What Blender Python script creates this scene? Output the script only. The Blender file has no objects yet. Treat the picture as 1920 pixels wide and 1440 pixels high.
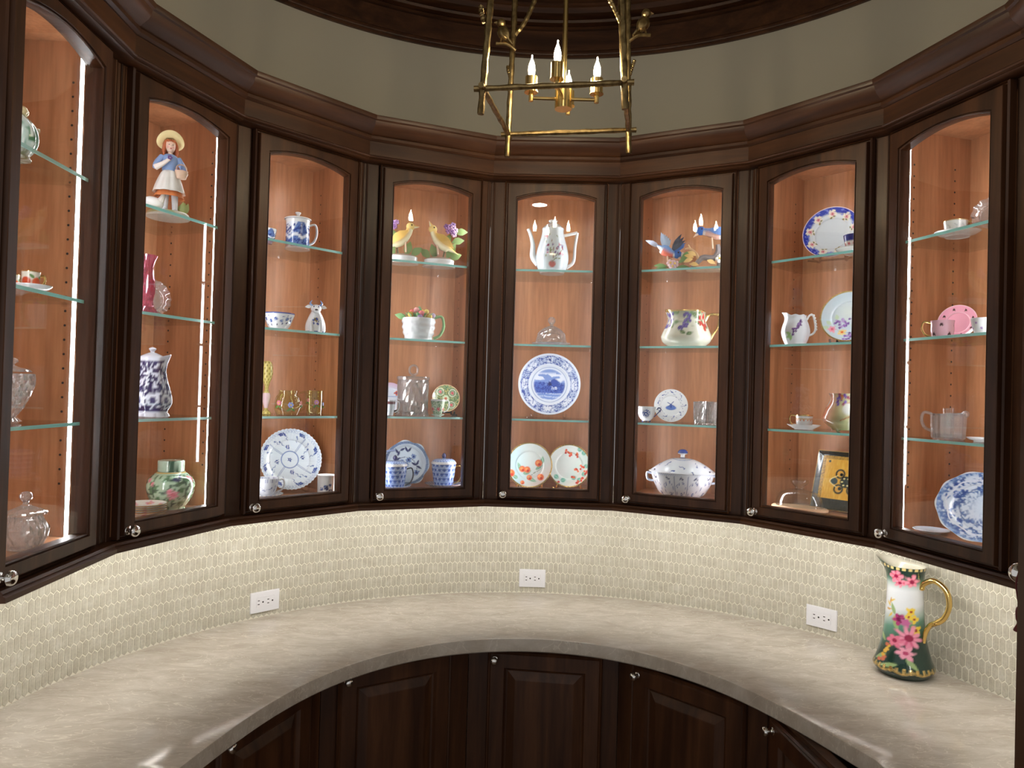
import bpy, math, random
import numpy as np
from mathutils import Matrix, Vector, noise as mnoise

# ---------------------------------------------------------------- units, camera solve
S = 1.08                      # metres per fitted unit (one unit = height of a door opening)
Z0 = 1.389                    # height of the bottom of the door openings above the floor
FPX = 1352.9                  # focal length in pixels of the 1920 wide frame
CAM = np.array([-0.1163 * S, -1.5064 * S, 0.3244 * S + Z0])
FW = np.array([0.00960242, 0.99986709, 0.01317587])
RT = np.array([0.99956047, -0.00996739, 0.02791987])
UP = np.array([-0.02804749, -0.01290198, 0.99952333])

sc = bpy.context.scene
col = sc.collection
cd = bpy.data.cameras.new('camera')
cd.sensor_fit = 'HORIZONTAL'; cd.sensor_width = 36.0; cd.lens = FPX / 1920 * 36
cd.clip_start = 0.02
cam = bpy.data.objects.new('camera', cd); col.objects.link(cam)
cam.matrix_world = Matrix(((RT[0], UP[0], -FW[0], CAM[0]), (RT[1], UP[1], -FW[1], CAM[1]), (RT[2], UP[2], -FW[2], CAM[2]), (0, 0, 0, 1)))
sc.camera = cam

world = bpy.data.worlds.new('world'); sc.world = world; world.use_nodes = True
wb = world.node_tree.nodes['Background']
wb.inputs['Color'].default_value = (0.90, 0.88, 0.86, 1); wb.inputs['Strength'].default_value = 0.55
vs = sc.view_settings
vs.view_transform = 'Standard'; vs.look = 'None'; vs.gamma = 1.0; vs.use_curve_mapping = False
vs.exposure = 0.0
sc.cycles.transparent_max_bounces = 32
sc.cycles.max_bounces = 12
sc.cycles.sample_clamp_indirect = 6.0
LED, UNDER, BULB, CAN = 47.0, 55.0, 340.0, 230.0       # radiance of the cabinet strips, the under-cabinet strips, the candle bulbs and the ceiling spots

R_WALL, Z_COUNTER = 1.28 * S, Z0 - 0.44 * S
R_UPPER, Z_CEIL = 1.435 * S, Z0 + 1.70 * S
rng = random.Random(7)
PI = math.pi

# ---------------------------------------------------------------- pixel -> place
def ray(px, py):
    return FW + RT * (px - 960) / FPX - UP * (py - 720) / FPX
FACETS = [(0.9950, -1.6127, -0.0436), (0.9971, -1.2335, 0.0128), (0.9893, -0.8123, -0.0025), (0.9831, -0.3853, -0.0041),
          (0.9794, 0.0458, -0.0018), (0.9805, 0.4773, -0.0033), (0.9815, 0.9066, -0.0094), (0.9824, 1.3261, -0.0265), (0.9830, 1.7450, -0.0100)]
FACETS = [(R * S, th, off * S) for R, th, off in FACETS]
PLANES = [(0.995 * S, -2.01)] + [(R, th) for R, th, _ in FACETS] + [(0.985 * S, 2.165)]
def axes(th):
    return np.array([math.sin(th), math.cos(th), 0.0]), np.array([math.cos(th), -math.sin(th), 0.0])
def hit(k, px, py, d):
    """pixel on the plane d metres behind facet k: (along, height, forward distance), along measured from the door centre"""
    R, th, off = FACETS[k]; n, t = axes(th); v = ray(px, py)
    s = (R + d - CAM @ n) / (v @ n); P = CAM + v * s
    return P @ t - off, P[2], s
def at(px, py, dist):
    return CAM + ray(px, py) * dist
def onz(px, py, z):
    v = ray(px, py); return CAM + v * (z - CAM[2]) / v[2]
def isect(R1, t1, R2, t2):
    return np.linalg.solve(np.array([[math.sin(t1), math.cos(t1)], [math.sin(t2), math.cos(t2)]]), [R1, R2])

# ---------------------------------------------------------------- colours and materials
def lin(c):
    c = np.asarray(c, float) / 255.0
    return np.where(c <= 0.04045, c / 12.92, ((c + 0.055) / 1.055) ** 2.4)
def rgb(*c): return tuple(lin(c))
MATS = {}
def new_mat(name):
    m = bpy.data.materials.new(name); m.use_nodes = True; MATS[name] = m
    nt = m.node_tree; return m, nt, nt.nodes['Principled BSDF'], nt.nodes, nt.links
def simple(name, c, rough=0.5, metal=0.0, **kw):
    m, nt, b, N, L = new_mat(name)
    b.inputs['Base Color'].default_value = (*c, 1); b.inputs['Roughness'].default_value = rough; b.inputs['Metallic'].default_value = metal
    for k, v in kw.items(): b.inputs[k].default_value = v
    return m
def ramp(N, stops):
    r = N.new('ShaderNodeValToRGB'); e = r.color_ramp.elements
    while len(e) < len(stops): e.new(0.5)
    for x, (p, c) in zip(e, stops): x.position = p; x.color = (*c, 1)
    return r
def wood(name, dark, mid, light, rough, scale=(9, 9, 0.7), coat=0.0, knots=True):
    m, nt, b, N, L = new_mat(name)
    tc = N.new('ShaderNodeTexCoord'); mp = N.new('ShaderNodeMapping'); mp.inputs['Scale'].default_value = scale
    oi = N.new('ShaderNodeObjectInfo'); add = N.new('ShaderNodeVectorMath'); add.operation = 'ADD'
    sc_ = N.new('ShaderNodeVectorMath'); sc_.operation = 'SCALE'; sc_.inputs['Scale'].default_value = 13.0
    cmb = N.new('ShaderNodeCombineXYZ')
    for i in range(3): L.new(oi.outputs['Random'], cmb.inputs[i])
    L.new(cmb.outputs[0], sc_.inputs[0]); L.new(tc.outputs['Object'], mp.inputs[0]); L.new(mp.outputs[0], add.inputs[0]); L.new(sc_.outputs[0], add.inputs[1])
    n1 = N.new('ShaderNodeTexNoise'); n1.inputs['Scale'].default_value = 2.2; n1.inputs['Detail'].default_value = 6; n1.inputs['Distortion'].default_value = 0.6
    L.new(add.outputs[0], n1.inputs['Vector'])
    rp = ramp(N, [(0.30, dark), (0.52, mid), (0.75, light)]); L.new(n1.outputs['Fac'], rp.inputs[0])
    n2 = N.new('ShaderNodeTexNoise'); n2.inputs['Scale'].default_value = 14; n2.inputs['Detail'].default_value = 4; L.new(add.outputs[0], n2.inputs['Vector'])
    mx = N.new('ShaderNodeMixRGB'); mx.blend_type = 'MULTIPLY'; mx.inputs[0].default_value = 0.35
    rp2 = ramp(N, [(0.35, (0.55, 0.5, 0.45)), (0.6, (1, 1, 1))]); L.new(n2.outputs['Fac'], rp2.inputs[0])
    L.new(rp.outputs[0], mx.inputs[1]); L.new(rp2.outputs[0], mx.inputs[2])
    last = mx.outputs[0]
    if knots:
        vo = N.new('ShaderNodeTexVoronoi'); vo.inputs['Scale'].default_value = 5.0; L.new(tc.outputs['Object'], vo.inputs['Vector'])
        rk = ramp(N, [(0.0, (0.12, 0.1, 0.1)), (0.028, (0.25, 0.22, 0.2)), (0.05, (1, 1, 1))]); L.new(vo.outputs['Distance'], rk.inputs[0])
        mk = N.new('ShaderNodeMixRGB'); mk.blend_type = 'MULTIPLY'; mk.inputs[0].default_value = 0.9
        L.new(last, mk.inputs[1]); L.new(rk.outputs[0], mk.inputs[2]); last = mk.outputs[0]
    L.new(last, b.inputs['Base Color'])
    b.inputs['Roughness'].default_value = rough; b.inputs['Specular IOR Level'].default_value = 0.36; b.inputs['Coat Weight'].default_value = coat; b.inputs['Coat Roughness'].default_value = 0.25
    bp = N.new('ShaderNodeBump'); bp.inputs['Strength'].default_value = 0.06; L.new(n2.outputs['Fac'], bp.inputs['Height']); L.new(bp.outputs[0], b.inputs['Normal'])
    return m
wood('dark_wood', (0.038, 0.0135, 0.0058), (0.073, 0.0275, 0.0112), (0.118, 0.047, 0.019), 0.42, coat=0.05)
wood('dark_wood_h', (0.038, 0.0135, 0.0058), (0.073, 0.0275, 0.0112), (0.118, 0.047, 0.019), 0.42, scale=(0.8, 9, 9), coat=0.05)
wood('cabinet_lining', (0.36, 0.150, 0.068), (0.47, 0.208, 0.098), (0.56, 0.265, 0.135), 0.30, scale=(7, 7, 0.55), knots=False)

m, nt, b, N, L = new_mat('plaster')
tc = N.new('ShaderNodeTexCoord'); nz = N.new('ShaderNodeTexNoise'); nz.inputs['Scale'].default_value = 60; L.new(tc.outputs['Object'], nz.inputs['Vector'])
bp = N.new('ShaderNodeBump'); bp.inputs['Strength'].default_value = 0.05; L.new(nz.outputs['Fac'], bp.inputs['Height']); L.new(bp.outputs[0], b.inputs['Normal'])
b.inputs['Base Color'].default_value = (*rgb(200, 195, 179), 1); b.inputs['Roughness'].default_value = 0.6

# polished quartzite: soft streaks running one way plus pale thread veins
m, nt, b, N, L = new_mat('quartzite')
tc = N.new('ShaderNodeTexCoord'); mp = N.new('ShaderNodeMapping'); mp.inputs['Scale'].default_value = (2.2, 5.2, 3); mp.inputs['Rotation'].default_value = (0, 0, -0.35)
L.new(tc.outputs['Object'], mp.inputs[0])
n1 = N.new('ShaderNodeTexNoise'); n1.inputs['Scale'].default_value = 3.6; n1.inputs['Detail'].default_value = 10; n1.inputs['Roughness'].default_value = 0.72; n1.inputs['Distortion'].default_value = 0.5
L.new(mp.outputs[0], n1.inputs['Vector'])
rp = ramp(N, [(0.28, rgb(176, 164, 150)), (0.5, rgb(194, 185, 172)), (0.72, rgb(212, 205, 195))]); L.new(n1.outputs['Fac'], rp.inputs[0])
n3 = N.new('ShaderNodeTexNoise'); n3.inputs['Scale'].default_value = 3.4; n3.inputs['Detail'].default_value = 5; n3.inputs['Distortion'].default_value = 1.8; L.new(mp.outputs[0], n3.inputs['Vector'])
rv = ramp(N, [(0.485, (0, 0, 0)), (0.5, (1, 1, 1)), (0.515, (0, 0, 0))]); L.new(n3.outputs['Fac'], rv.inputs[0])
n4 = N.new('ShaderNodeTexNoise'); n4.inputs['Scale'].default_value = 2.0; L.new(tc.outputs['Object'], n4.inputs['Vector'])
mu = N.new('ShaderNodeMath'); mu.operation = 'MULTIPLY'; L.new(rv.outputs[0], mu.inputs[0]); L.new(n4.outputs['Fac'], mu.inputs[1])
mx = N.new('ShaderNodeMixRGB'); L.new(mu.outputs[0], mx.inputs[0]); L.new(rp.outputs[0], mx.inputs[1]); mx.inputs[2].default_value = (*rgb(232, 226, 212), 1)
L.new(mx.outputs[0], b.inputs['Base Color']); b.inputs['Roughness'].default_value = 0.12

m, nt, b, N, L = new_mat('stone_tile')
ge = N.new('ShaderNodeNewGeometry'); n1 = N.new('ShaderNodeTexNoise'); n1.inputs['Scale'].default_value = 34; n1.inputs['Detail'].default_value = 3; L.new(ge.outputs['Position'], n1.inputs['Vector'])
n2 = N.new('ShaderNodeTexNoise'); n2.inputs['Scale'].default_value = 180; n2.inputs['Detail'].default_value = 3; L.new(ge.outputs['Position'], n2.inputs['Vector'])
rp = ramp(N, [(0.3, rgb(190, 184, 166)), (0.55, rgb(202, 197, 180)), (0.75, rgb(212, 208, 194))]); L.new(n1.outputs['Fac'], rp.inputs[0])
rp2 = ramp(N, [(0.3, (0.86, 0.86, 0.86)), (0.6, (1, 1, 1))]); L.new(n2.outputs['Fac'], rp2.inputs[0])
mx = N.new('ShaderNodeMixRGB'); mx.blend_type = 'MULTIPLY'; mx.inputs[0].default_value = 1; L.new(rp.outputs[0], mx.inputs[1]); L.new(rp2.outputs[0], mx.inputs[2])
L.new(mx.outputs[0], b.inputs['Base Color']); b.inputs['Roughness'].default_value = 0.38
simple('grout', rgb(240, 236, 220), 0.8)
simple('floor_tile', rgb(120, 96, 74), 0.4)
simple('ceiling_paint', rgb(150, 144, 128), 0.7)
simple('white_plastic', rgb(238, 238, 242), 0.35)
simple('black_slot', (0.008, 0.008, 0.008), 0.6)
simple('chrome', (0.86, 0.85, 0.83), 0.08, 1.0)
simple('steel', (0.6, 0.6, 0.6), 0.3, 1.0)
simple('black_wood', (0.012, 0.010, 0.009), 0.25)
simple('maroon_cord', (0.12, 0.006, 0.008), 0.6)
simple('pale_wood', rgb(214, 178, 142), 0.45)
simple('gold', (0.83, 0.58, 0.20), 0.25, 1.0)

m, nt, b, N, L = new_mat('brass')
tc = N.new('ShaderNodeTexCoord'); nz = N.new('ShaderNodeTexNoise'); nz.inputs['Scale'].default_value = 60; nz.inputs['Detail'].default_value = 4; L.new(tc.outputs['Object'], nz.inputs['Vector'])
rp = ramp(N, [(0.3, (0.15, 0.10, 0.045)), (0.6, (0.34, 0.245, 0.11)), (0.8, (0.50, 0.38, 0.19))]); L.new(nz.outputs['Fac'], rp.inputs[0]); L.new(rp.outputs[0], b.inputs['Base Color'])
bp = N.new('ShaderNodeBump'); bp.inputs['Strength'].default_value = 0.35; bp.inputs['Distance'].default_value = 0.004; L.new(nz.outputs['Fac'], bp.inputs['Height']); L.new(bp.outputs[0], b.inputs['Normal'])
b.inputs['Metallic'].default_value = 1; b.inputs['Roughness'].default_value = 0.34
simple('smooth_brass', (0.70, 0.50, 0.20), 0.22, 1.0)

def emit(name, c, strength):
    m, nt, b, N, L = new_mat(name); N.remove(b)
    e = N.new('ShaderNodeEmission'); e.inputs[0].default_value = (*c, 1); e.inputs[1].default_value = strength
    L.new(e.outputs[0], N['Material Output'].inputs[0]); return m
emit('led_light', (0.97, 0.98, 1.0), LED)
emit('under_light', (1.0, 0.97, 0.91), UNDER)
emit('can_light', (1.0, 0.92, 0.80), CAN)
emit('bulb_light', (1.0, 0.83, 0.55), BULB)

def thin_glass(name, tint=(1, 1, 1), gloss=1.0, rough=0.0):
    """a clear sheet: what is not mirrored at the surface passes straight through"""
    m, nt, b, N, L = new_mat(name); N.remove(b)
    lw = N.new('ShaderNodeLayerWeight'); lw.inputs['Blend'].default_value = 0.5
    pw = N.new('ShaderNodeMath'); pw.operation = 'POWER'; pw.inputs[1].default_value = 5.0; L.new(lw.outputs['Facing'], pw.inputs[0])
    mu = N.new('ShaderNodeMath'); mu.operation = 'MULTIPLY_ADD'; mu.inputs[1].default_value = 0.96 * gloss; mu.inputs[2].default_value = 0.04 * gloss; L.new(pw.outputs[0], mu.inputs[0])
    tr = N.new('ShaderNodeBsdfTransparent'); tr.inputs[0].default_value = (*tint, 1)
    gl = N.new('ShaderNodeBsdfGlossy'); gl.inputs['Roughness'].default_value = rough
    mx = N.new('ShaderNodeMixShader'); L.new(mu.outputs[0], mx.inputs[0]); L.new(tr.outputs[0], mx.inputs[1]); L.new(gl.outputs[0], mx.inputs[2])
    L.new(mx.outputs[0], N['Material Output'].inputs[0]); return m
m, nt, b, N, L = new_mat('shelf_edge'); N.remove(b)
tl = N.new('ShaderNodeBsdfTranslucent'); tl.inputs[0].default_value = (0.60, 0.96, 0.94, 1); df = N.new('ShaderNodeBsdfDiffuse'); df.inputs[0].default_value = (0.56, 0.93, 0.91, 1)
m1 = N.new('ShaderNodeMixShader'); m1.inputs[0].default_value = 0.3; L.new(tl.outputs[0], m1.inputs[1]); L.new(df.outputs[0], m1.inputs[2])
gl = N.new('ShaderNodeBsdfGlossy'); gl.inputs['Roughness'].default_value = 0.1; m2 = N.new('ShaderNodeMixShader'); m2.inputs[0].default_value = 0.08; L.new(m1.outputs[0], m2.inputs[1]); L.new(gl.outputs[0], m2.inputs[2]); L.new(m2.outputs[0], N['Material Output'].inputs[0])
thin_glass('door_glass', (0.985, 0.99, 0.985), 1.0)
thin_glass('shelf_glass', (0.955, 0.985, 0.98), 1.0)
def crystal(name, tint, clear=0.2, glint_fill=0.06, spark=0.14):
    """cut lead glass: refraction, a little straight transmission, polished facets and a diffuse share standing in for reflected strip light"""
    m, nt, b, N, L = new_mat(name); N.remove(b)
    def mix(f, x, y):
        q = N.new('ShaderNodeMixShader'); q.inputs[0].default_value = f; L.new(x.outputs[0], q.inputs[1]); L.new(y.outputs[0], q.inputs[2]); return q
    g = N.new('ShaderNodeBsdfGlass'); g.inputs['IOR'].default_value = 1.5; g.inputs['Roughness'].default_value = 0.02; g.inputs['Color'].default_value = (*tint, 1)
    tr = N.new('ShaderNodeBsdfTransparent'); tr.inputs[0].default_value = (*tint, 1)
    gl = N.new('ShaderNodeBsdfGlossy'); gl.inputs['Roughness'].default_value = 0.10; df = N.new('ShaderNodeBsdfDiffuse'); df.inputs[0].default_value = (*tint, 1)  # diffuse part brightens the glass in place of strip-light reflections
    L.new(mix(glint_fill, mix(spark, mix(clear, g, tr), gl), df).outputs[0], N['Material Output'].inputs[0]); return m
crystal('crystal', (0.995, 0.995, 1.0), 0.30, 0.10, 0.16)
thin_glass('clear_glass', (0.97, 0.98, 0.98), 1.6)
thin_glass('yellow_glass', (0.955, 0.975, 0.83), 1.5)
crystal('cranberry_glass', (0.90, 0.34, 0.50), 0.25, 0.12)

def painted(name, rough, coat=0.0):
    """hand-painted ware: colour from the mesh's paint layer, alpha of that layer marks gilding"""
    m, nt, b, N, L = new_mat(name)
    a = N.new('ShaderNodeVertexColor'); a.layer_name = 'paint'
    L.new(a.outputs['Color'], b.inputs['Base Color']); L.new(a.outputs['Alpha'], b.inputs['Metallic'])
    b.inputs['Roughness'].default_value = rough; b.inputs['Coat Weight'].default_value = coat; b.inputs['Coat Roughness'].default_value = 0.05
    return m
painted('glazed_china', 0.22, 0.6)
painted('bisque', 0.5)

# ---------------------------------------------------------------- mesh builder
def norm(v): v = np.asarray(v, float); return v / (np.linalg.norm(v) + 1e-12)
def spline(pts, n):
    """Catmull-Rom through pts, n samples"""
    P = np.asarray(pts, float)
    if len(P) == 2: return P[0] + np.linspace(0, 1, n)[:, None] * (P[1] - P[0])
    Q = np.vstack([2 * P[0] - P[1], P, 2 * P[-1] - P[-2]])
    d = np.r_[0, np.cumsum(np.linalg.norm(np.diff(P, axis=0), axis=1))]; d /= d[-1]
    out = []
    for s in np.linspace(0, 1, n):
        i = min(np.searchsorted(d, s, side='right') - 1, len(P) - 2); t = (s - d[i]) / max(d[i + 1] - d[i], 1e-9)
        a, b_, c, e = Q[i], Q[i + 1], Q[i + 2], Q[i + 3]
        out.append(0.5 * (2 * b_ + (c - a) * t + (2 * a - 5 * b_ + 4 * c - e) * t * t + (3 * b_ - a - 3 * c + e) * t ** 3))
    return np.array(out)
WHITE = np.array([0.78, 0.80, 0.83, 0.0])
class MB:
    def __init__(s): s.V, s.F, s.C, s.n = [], [], [], 0
    def add(s, V, F, C=None):
        V = np.asarray(V, float).reshape(-1, 3); k = len(V)
        C = np.tile(WHITE, (k, 1)) if C is None else np.asarray(C, float)
        if C.ndim == 1: C = np.tile(np.r_[C, np.zeros(4 - len(C))], (k, 1))
        C = C.reshape(-1, C.shape[-1])
        if C.shape[1] == 3: C = np.c_[C, np.zeros(len(C))]
        s.V.append(V); s.C.append(C); s.F += [tuple(int(i) + s.n for i in f) for f in F]; s.n += k
        return s
    def grid(s, P, C=None, close=True, cap0=False, cap1=False):
        nv, nu = P.shape[:2]; F = []
        m = nu if close else nu - 1
        for i in range(nv - 1):
            for j in range(m):
                a, b = i * nu + j, i * nu + (j + 1) % nu
                F.append((a, b, b + nu, a + nu))
        if cap0: F.append(tuple(range(nu - 1, -1, -1)))
        if cap1: F.append(tuple(range((nv - 1) * nu, nv * nu)))
        return s.add(P.reshape(-1, 3), F, C)
    def box(s, x0, x1, y0, y1, z0, z1, C=None):
        V = [(x, y, z) for x in (x0, x1) for y in (y0, y1) for z in (z0, z1)]
        F = [(0, 1, 3, 2), (4, 6, 7, 5), (0, 4, 5, 1), (2, 3, 7, 6), (0, 2, 6, 4), (1, 5, 7, 3)]
        return s.add(V, F, C)
    def loops(s, L, C=None, close=True):
        return s.grid(np.array(L, float), C, close)
    def tube(s, pts, r, n=8, C=None, samples=None, cap=True, flat=1.0):
        P = spline(pts, samples or max(2, 4 * (len(pts) - 1) + 1)) if (samples or len(pts) > 2) else np.asarray(pts, float)
        k = len(P); r = np.interp(np.linspace(0, 1, k), np.linspace(0, 1, len(np.atleast_1d(r))), np.atleast_1d(r))
        T = np.gradient(P, axis=0); up = np.array([0.31, 0.17, 0.93]); rings = []
        a = None
        for i in range(k):
            t = norm(T[i])
            a = norm(np.cross(t, up if abs(t @ up) < 0.9 else np.array([1., 0, 0]))) if a is None else norm(a - t * (a @ t))
            b = np.cross(t, a); w = np.arange(n) * 2 * PI / n
            rings.append(P[i] + r[i] * (np.cos(w)[:, None] * a + flat * np.sin(w)[:, None] * b))
        return s.grid(np.array(rings), C, True, cap, cap)
    def ell(s, c, rad, C=None, rot=None, nu=16, nv=10):
        v = np.linspace(0, PI, nv)[:, None]; u = (np.arange(nu) * 2 * PI / nu)[None]
        P = np.stack([np.sin(v) * np.cos(u) * rad[0], np.sin(v) * np.sin(u) * rad[1], np.cos(v) * rad[2] + 0 * u], -1)
        if rot is not None: P = P @ np.array(Matrix.Rotation(rot[0], 3, rot[1])).T
        return s.grid(P + np.asarray(c, float), C, True)
    def leaf(s, c, dirn, length, width, C, nrm=(0, -1, 0.3), th=0.0012):
        d = norm(dirn); n_ = norm(np.asarray(nrm, float) - d * (np.asarray(nrm) @ d)); w = np.cross(d, n_); c = np.asarray(c, float)
        prof = [(0, 0.12), (0.3, 0.9), (0.55, 1.0), (0.8, 0.55), (1.0, 0.05)]
        rows = []
        for t, ww in prof:
            m_ = c + d * length * t + n_ * (0.12 * length * math.sin(t * PI))
            rows.append([m_ - w * width / 2 * ww + n_ * th, m_ + n_ * (th - 0.05 * length * ww * 0.4), m_ + w * width / 2 * ww + n_ * th, m_ - n_ * th])
        return s.grid(np.array(rows), C, True, True, True)
    def build(s, name, mat, parent=None, smooth=True, angle=0.6):
        me = bpy.data.meshes.new(name)
        V = np.vstack(s.V); me.from_pydata(V.tolist(), [], s.F); 
        ca = me.color_attributes.new('paint', 'FLOAT_COLOR', 'POINT'); ca.data.foreach_set('color', np.vstack(s.C).astype(np.float32).ravel())
        if smooth:
            me.polygons.foreach_set('use_smooth', [True] * len(me.polygons))
            me.set_sharp_from_angle(angle=angle)
        me.materials.append(MATS[mat]); me.update()
        o = bpy.data.objects.new(name, me); col.objects.link(o)
        if parent is not None: o.parent = parent
        return o
def empty(name, loc=(0, 0, 0), rz=0.0, rx=0.0):
    o = bpy.data.objects.new(name, None); o.empty_display_size = 0.05; col.objects.link(o)
    o.location = tuple(float(v) for v in loc); o.rotation_euler = (rx, 0, rz); return o
def tag(o, label=None, cat=None, group=None, kind=None):
    for k, v in (('label', label), ('category', cat), ('group', group), ('kind', kind)):
        if v: o[k] = v
    return o
def lathe_pts(prof, nu=48, nv=40, sm=True, mod=None, arc=None):
    P = spline(np.asarray(prof, float), nv) if sm else np.asarray(prof, float)
    if sm: P[:, 0] = np.maximum(P[:, 0], 0.0); P[:, 1] = np.clip(P[:, 1], min(q[1] for q in prof), max(q[1] for q in prof))
    a = -PI + np.arange(nu) * 2 * PI / nu if arc is None else np.linspace(arc[0], arc[1], nu)
    r = P[:, :1] * np.ones(nu)[None]; z = P[:, 1:] * np.ones(nu)[None]
    if mod is not None: r, z = mod(r, z, a[None] + 0 * r)
    return np.stack([r * np.sin(a)[None], -r * np.cos(a)[None], z], -1), a[None] + 0 * r, r, z

# ---------------------------------------------------------------- paint helpers (arrays of positions in metres -> colour layer)
def base(X, c): C = np.zeros(X.shape + (4,)); C[..., :3] = c; return C
def mixc(C, m, c, metal=0.0):
    m = np.clip(m, 0, 1)[..., None]; C[..., :3] = C[..., :3] * (1 - m) + np.asarray(c) * m; C[..., 3:] = C[..., 3:] * (1 - m) + metal * m
def dot(C, X, Y, cx, cy, r, c, soft=0.3): mixc(C, (r - np.hypot(X - cx, Y - cy)) / (soft * r) + 0.5, c)
def flower(C, X, Y, cx, cy, r, c, ctr=None, n=5, ph=0.0, dark=None):
    rho = np.hypot(X - cx, Y - cy); an = np.arctan2(Y - cy, X - cx) + ph
    nz_ = noisep(X - cx, Y - cy, 2.6 / r, 1.7 + ph); edge = r * (0.62 + 0.38 * np.abs(np.cos(n * an / 2))) * (0.72 + 0.5 * nz_)
    m = np.clip((edge - rho) / (0.2 * r), 0, 1); cc = np.asarray(c)
    if dark is not None:
        k = np.clip(np.abs(np.sin(n * an / 2)) ** 3 * 0.8 + (0.45 - rho / r) * 0.8, 0, 1)[..., None]
        k = np.clip(k + (nz_[..., None] - 0.5) * 0.8, 0, 1); cc = cc * (1 - k) + np.asarray(dark) * k; mm = m[..., None]; C[..., :3] = C[..., :3] * (1 - mm) + cc * mm
    else: mixc(C, m, cc)
    if ctr is not None: dot(C, X, Y, cx, cy, 0.26 * r, ctr)
def leafp(C, X, Y, cx, cy, ln, w, an, c, vein=None):
    x = (X - cx) * math.cos(an) + (Y - cy) * math.sin(an); y = -(X - cx) * math.sin(an) + (Y - cy) * math.cos(an)
    t = np.clip(x / ln, 0, 1); m = (w * np.sin(PI * t ** 0.8) - np.abs(y)) / (0.35 * w) ; m = np.where((x > 0) & (x < ln), m, 0); mixc(C, m, c)
    if vein is not None: mixc(C, np.where((x > 0) & (x < ln), 1 - np.abs(y) / (0.12 * w), 0), vein)
def linep(C, X, Y, pts, w, c):
    pts = np.asarray(pts, float)
    if len(pts) > 2: pts = spline(pts, 4 * len(pts))
    D = np.full(X.shape, 9.0)
    for a, b in zip(pts[:-1], pts[1:]):
        d = b - a; t = np.clip(((X - a[0]) * d[0] + (Y - a[1]) * d[1]) / (d @ d + 1e-12), 0, 1)
        D = np.minimum(D, np.hypot(X - a[0] - t * d[0], Y - a[1] - t * d[1]))
    mixc(C, 1.5 - D / w, c)
def ringp(C, R, r0, r1, c, metal=0.0, soft=0.0008): mixc(C, np.minimum((R - r0) / soft + 0.5, (r1 - R) / soft + 0.5), c, metal)
def noisep(X, Y, sc_, seed=0.0):
    """cheap smooth value noise"""
    x, y = X * sc_ + seed * 17.3, Y * sc_ + seed * 5.1
    xi, yi = np.floor(x), np.floor(y); fx, fy = x - xi, y - yi; fx = fx * fx * (3 - 2 * fx); fy = fy * fy * (3 - 2 * fy)
    h = lambda i, j: np.modf(np.abs(np.sin(i * 127.1 + j * 311.7 + seed) * 43758.5453))[0]
    return (h(xi, yi) * (1 - fx) + h(xi + 1, yi) * fx) * (1 - fy) + (h(xi, yi + 1) * (1 - fx) + h(xi + 1, yi + 1) * fx) * fy
def sprig(C, X, Y, cx, cy, s, c, an=0.0):
    """little blue fluted sprig: stem, blossom and leaves"""
    ca, sa = math.cos(an), math.sin(an); T = lambda x, y: (cx + s * (x * ca - y * sa), cy + s * (x * sa + y * ca))
    linep(C, X, Y, [T(-1, -0.5), T(-0.3, 0.1), T(0.4, -0.1), T(1, 0.4)], 0.07 * s, c)
    flower(C, X, Y, *T(1, 0.45), 0.42 * s, c, n=5)
    for q in ((-0.6, -0.2, 1.2), (0.0, 0.05, -1.0), (0.5, 0, 1.4)): leafp(C, X, Y, *T(q[0], q[1]), 0.5 * s, 0.14 * s, an + q[2], c)
BLUE, NAVY, PBLUE = rgb(44, 74, 152), rgb(18, 32, 98), rgb(126, 156, 208)
GRN, DGRN, PGRN = rgb(96, 140, 82), rgb(40, 78, 52), rgb(168, 206, 170)
PINK, ROSE, RED, ORANGE = rgb(236, 160, 178), rgb(206, 88, 112), rgb(196, 44, 48), rgb(232, 112, 62)
PURP, LILAC, YEL, GOLDC = rgb(112, 76, 150), rgb(178, 150, 206), rgb(236, 202, 92), (0.80, 0.56, 0.20)
CREAM = rgb(240, 234, 218)

# ================================================================ the room
TH0, TH1 = math.radians(-122), math.radians(122)
def arc_wall(name, R, z0, z1, mat, n=160, th=0.03):
    a = np.linspace(TH0, TH1, n); mb = MB()
    P = [[(r * math.sin(t), r * math.cos(t), z) for t in a] for r, z in ((R, z0), (R, z1), (R + th, z1), (R + th, z0), (R, z0))]
    mb.grid(np.array(P), None, False)
    return tag(mb.build(name, mat, None, True, 0.5), kind='structure')
backsplash = arc_wall('wall_backsplash', R_WALL, Z_COUNTER - 0.04, Z0 - 0.02, 'grout')
tag(backsplash, 'curved splashback of small beige picket tiles with pale grout', 'wall')
tag(arc_wall('wall_upper', R_UPPER, Z0 + 1.0 * S, Z_CEIL + 0.03, 'plaster'), 'curved grey green plaster wall above the cabinets', 'wall')
tag(arc_wall('wall_lower', R_WALL + 0.04, 0.0, Z_COUNTER - 0.05, 'plaster'), 'curved plaster wall behind the base cabinets', 'wall')
mb = MB(); a = np.arange(64) * 2 * PI / 64
mb.add(np.c_[2.4 * np.sin(a), 2.4 * np.cos(a), 0 * a], [tuple(range(63, -1, -1))]).add(np.c_[2.4 * np.sin(a), 2.4 * np.cos(a), 0 * a - 0.05], [tuple(range(64))])
tag(mb.build('floor', 'floor_tile', None, False), 'brown floor in front of the base cabinets', 'floor', kind='structure')
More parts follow.
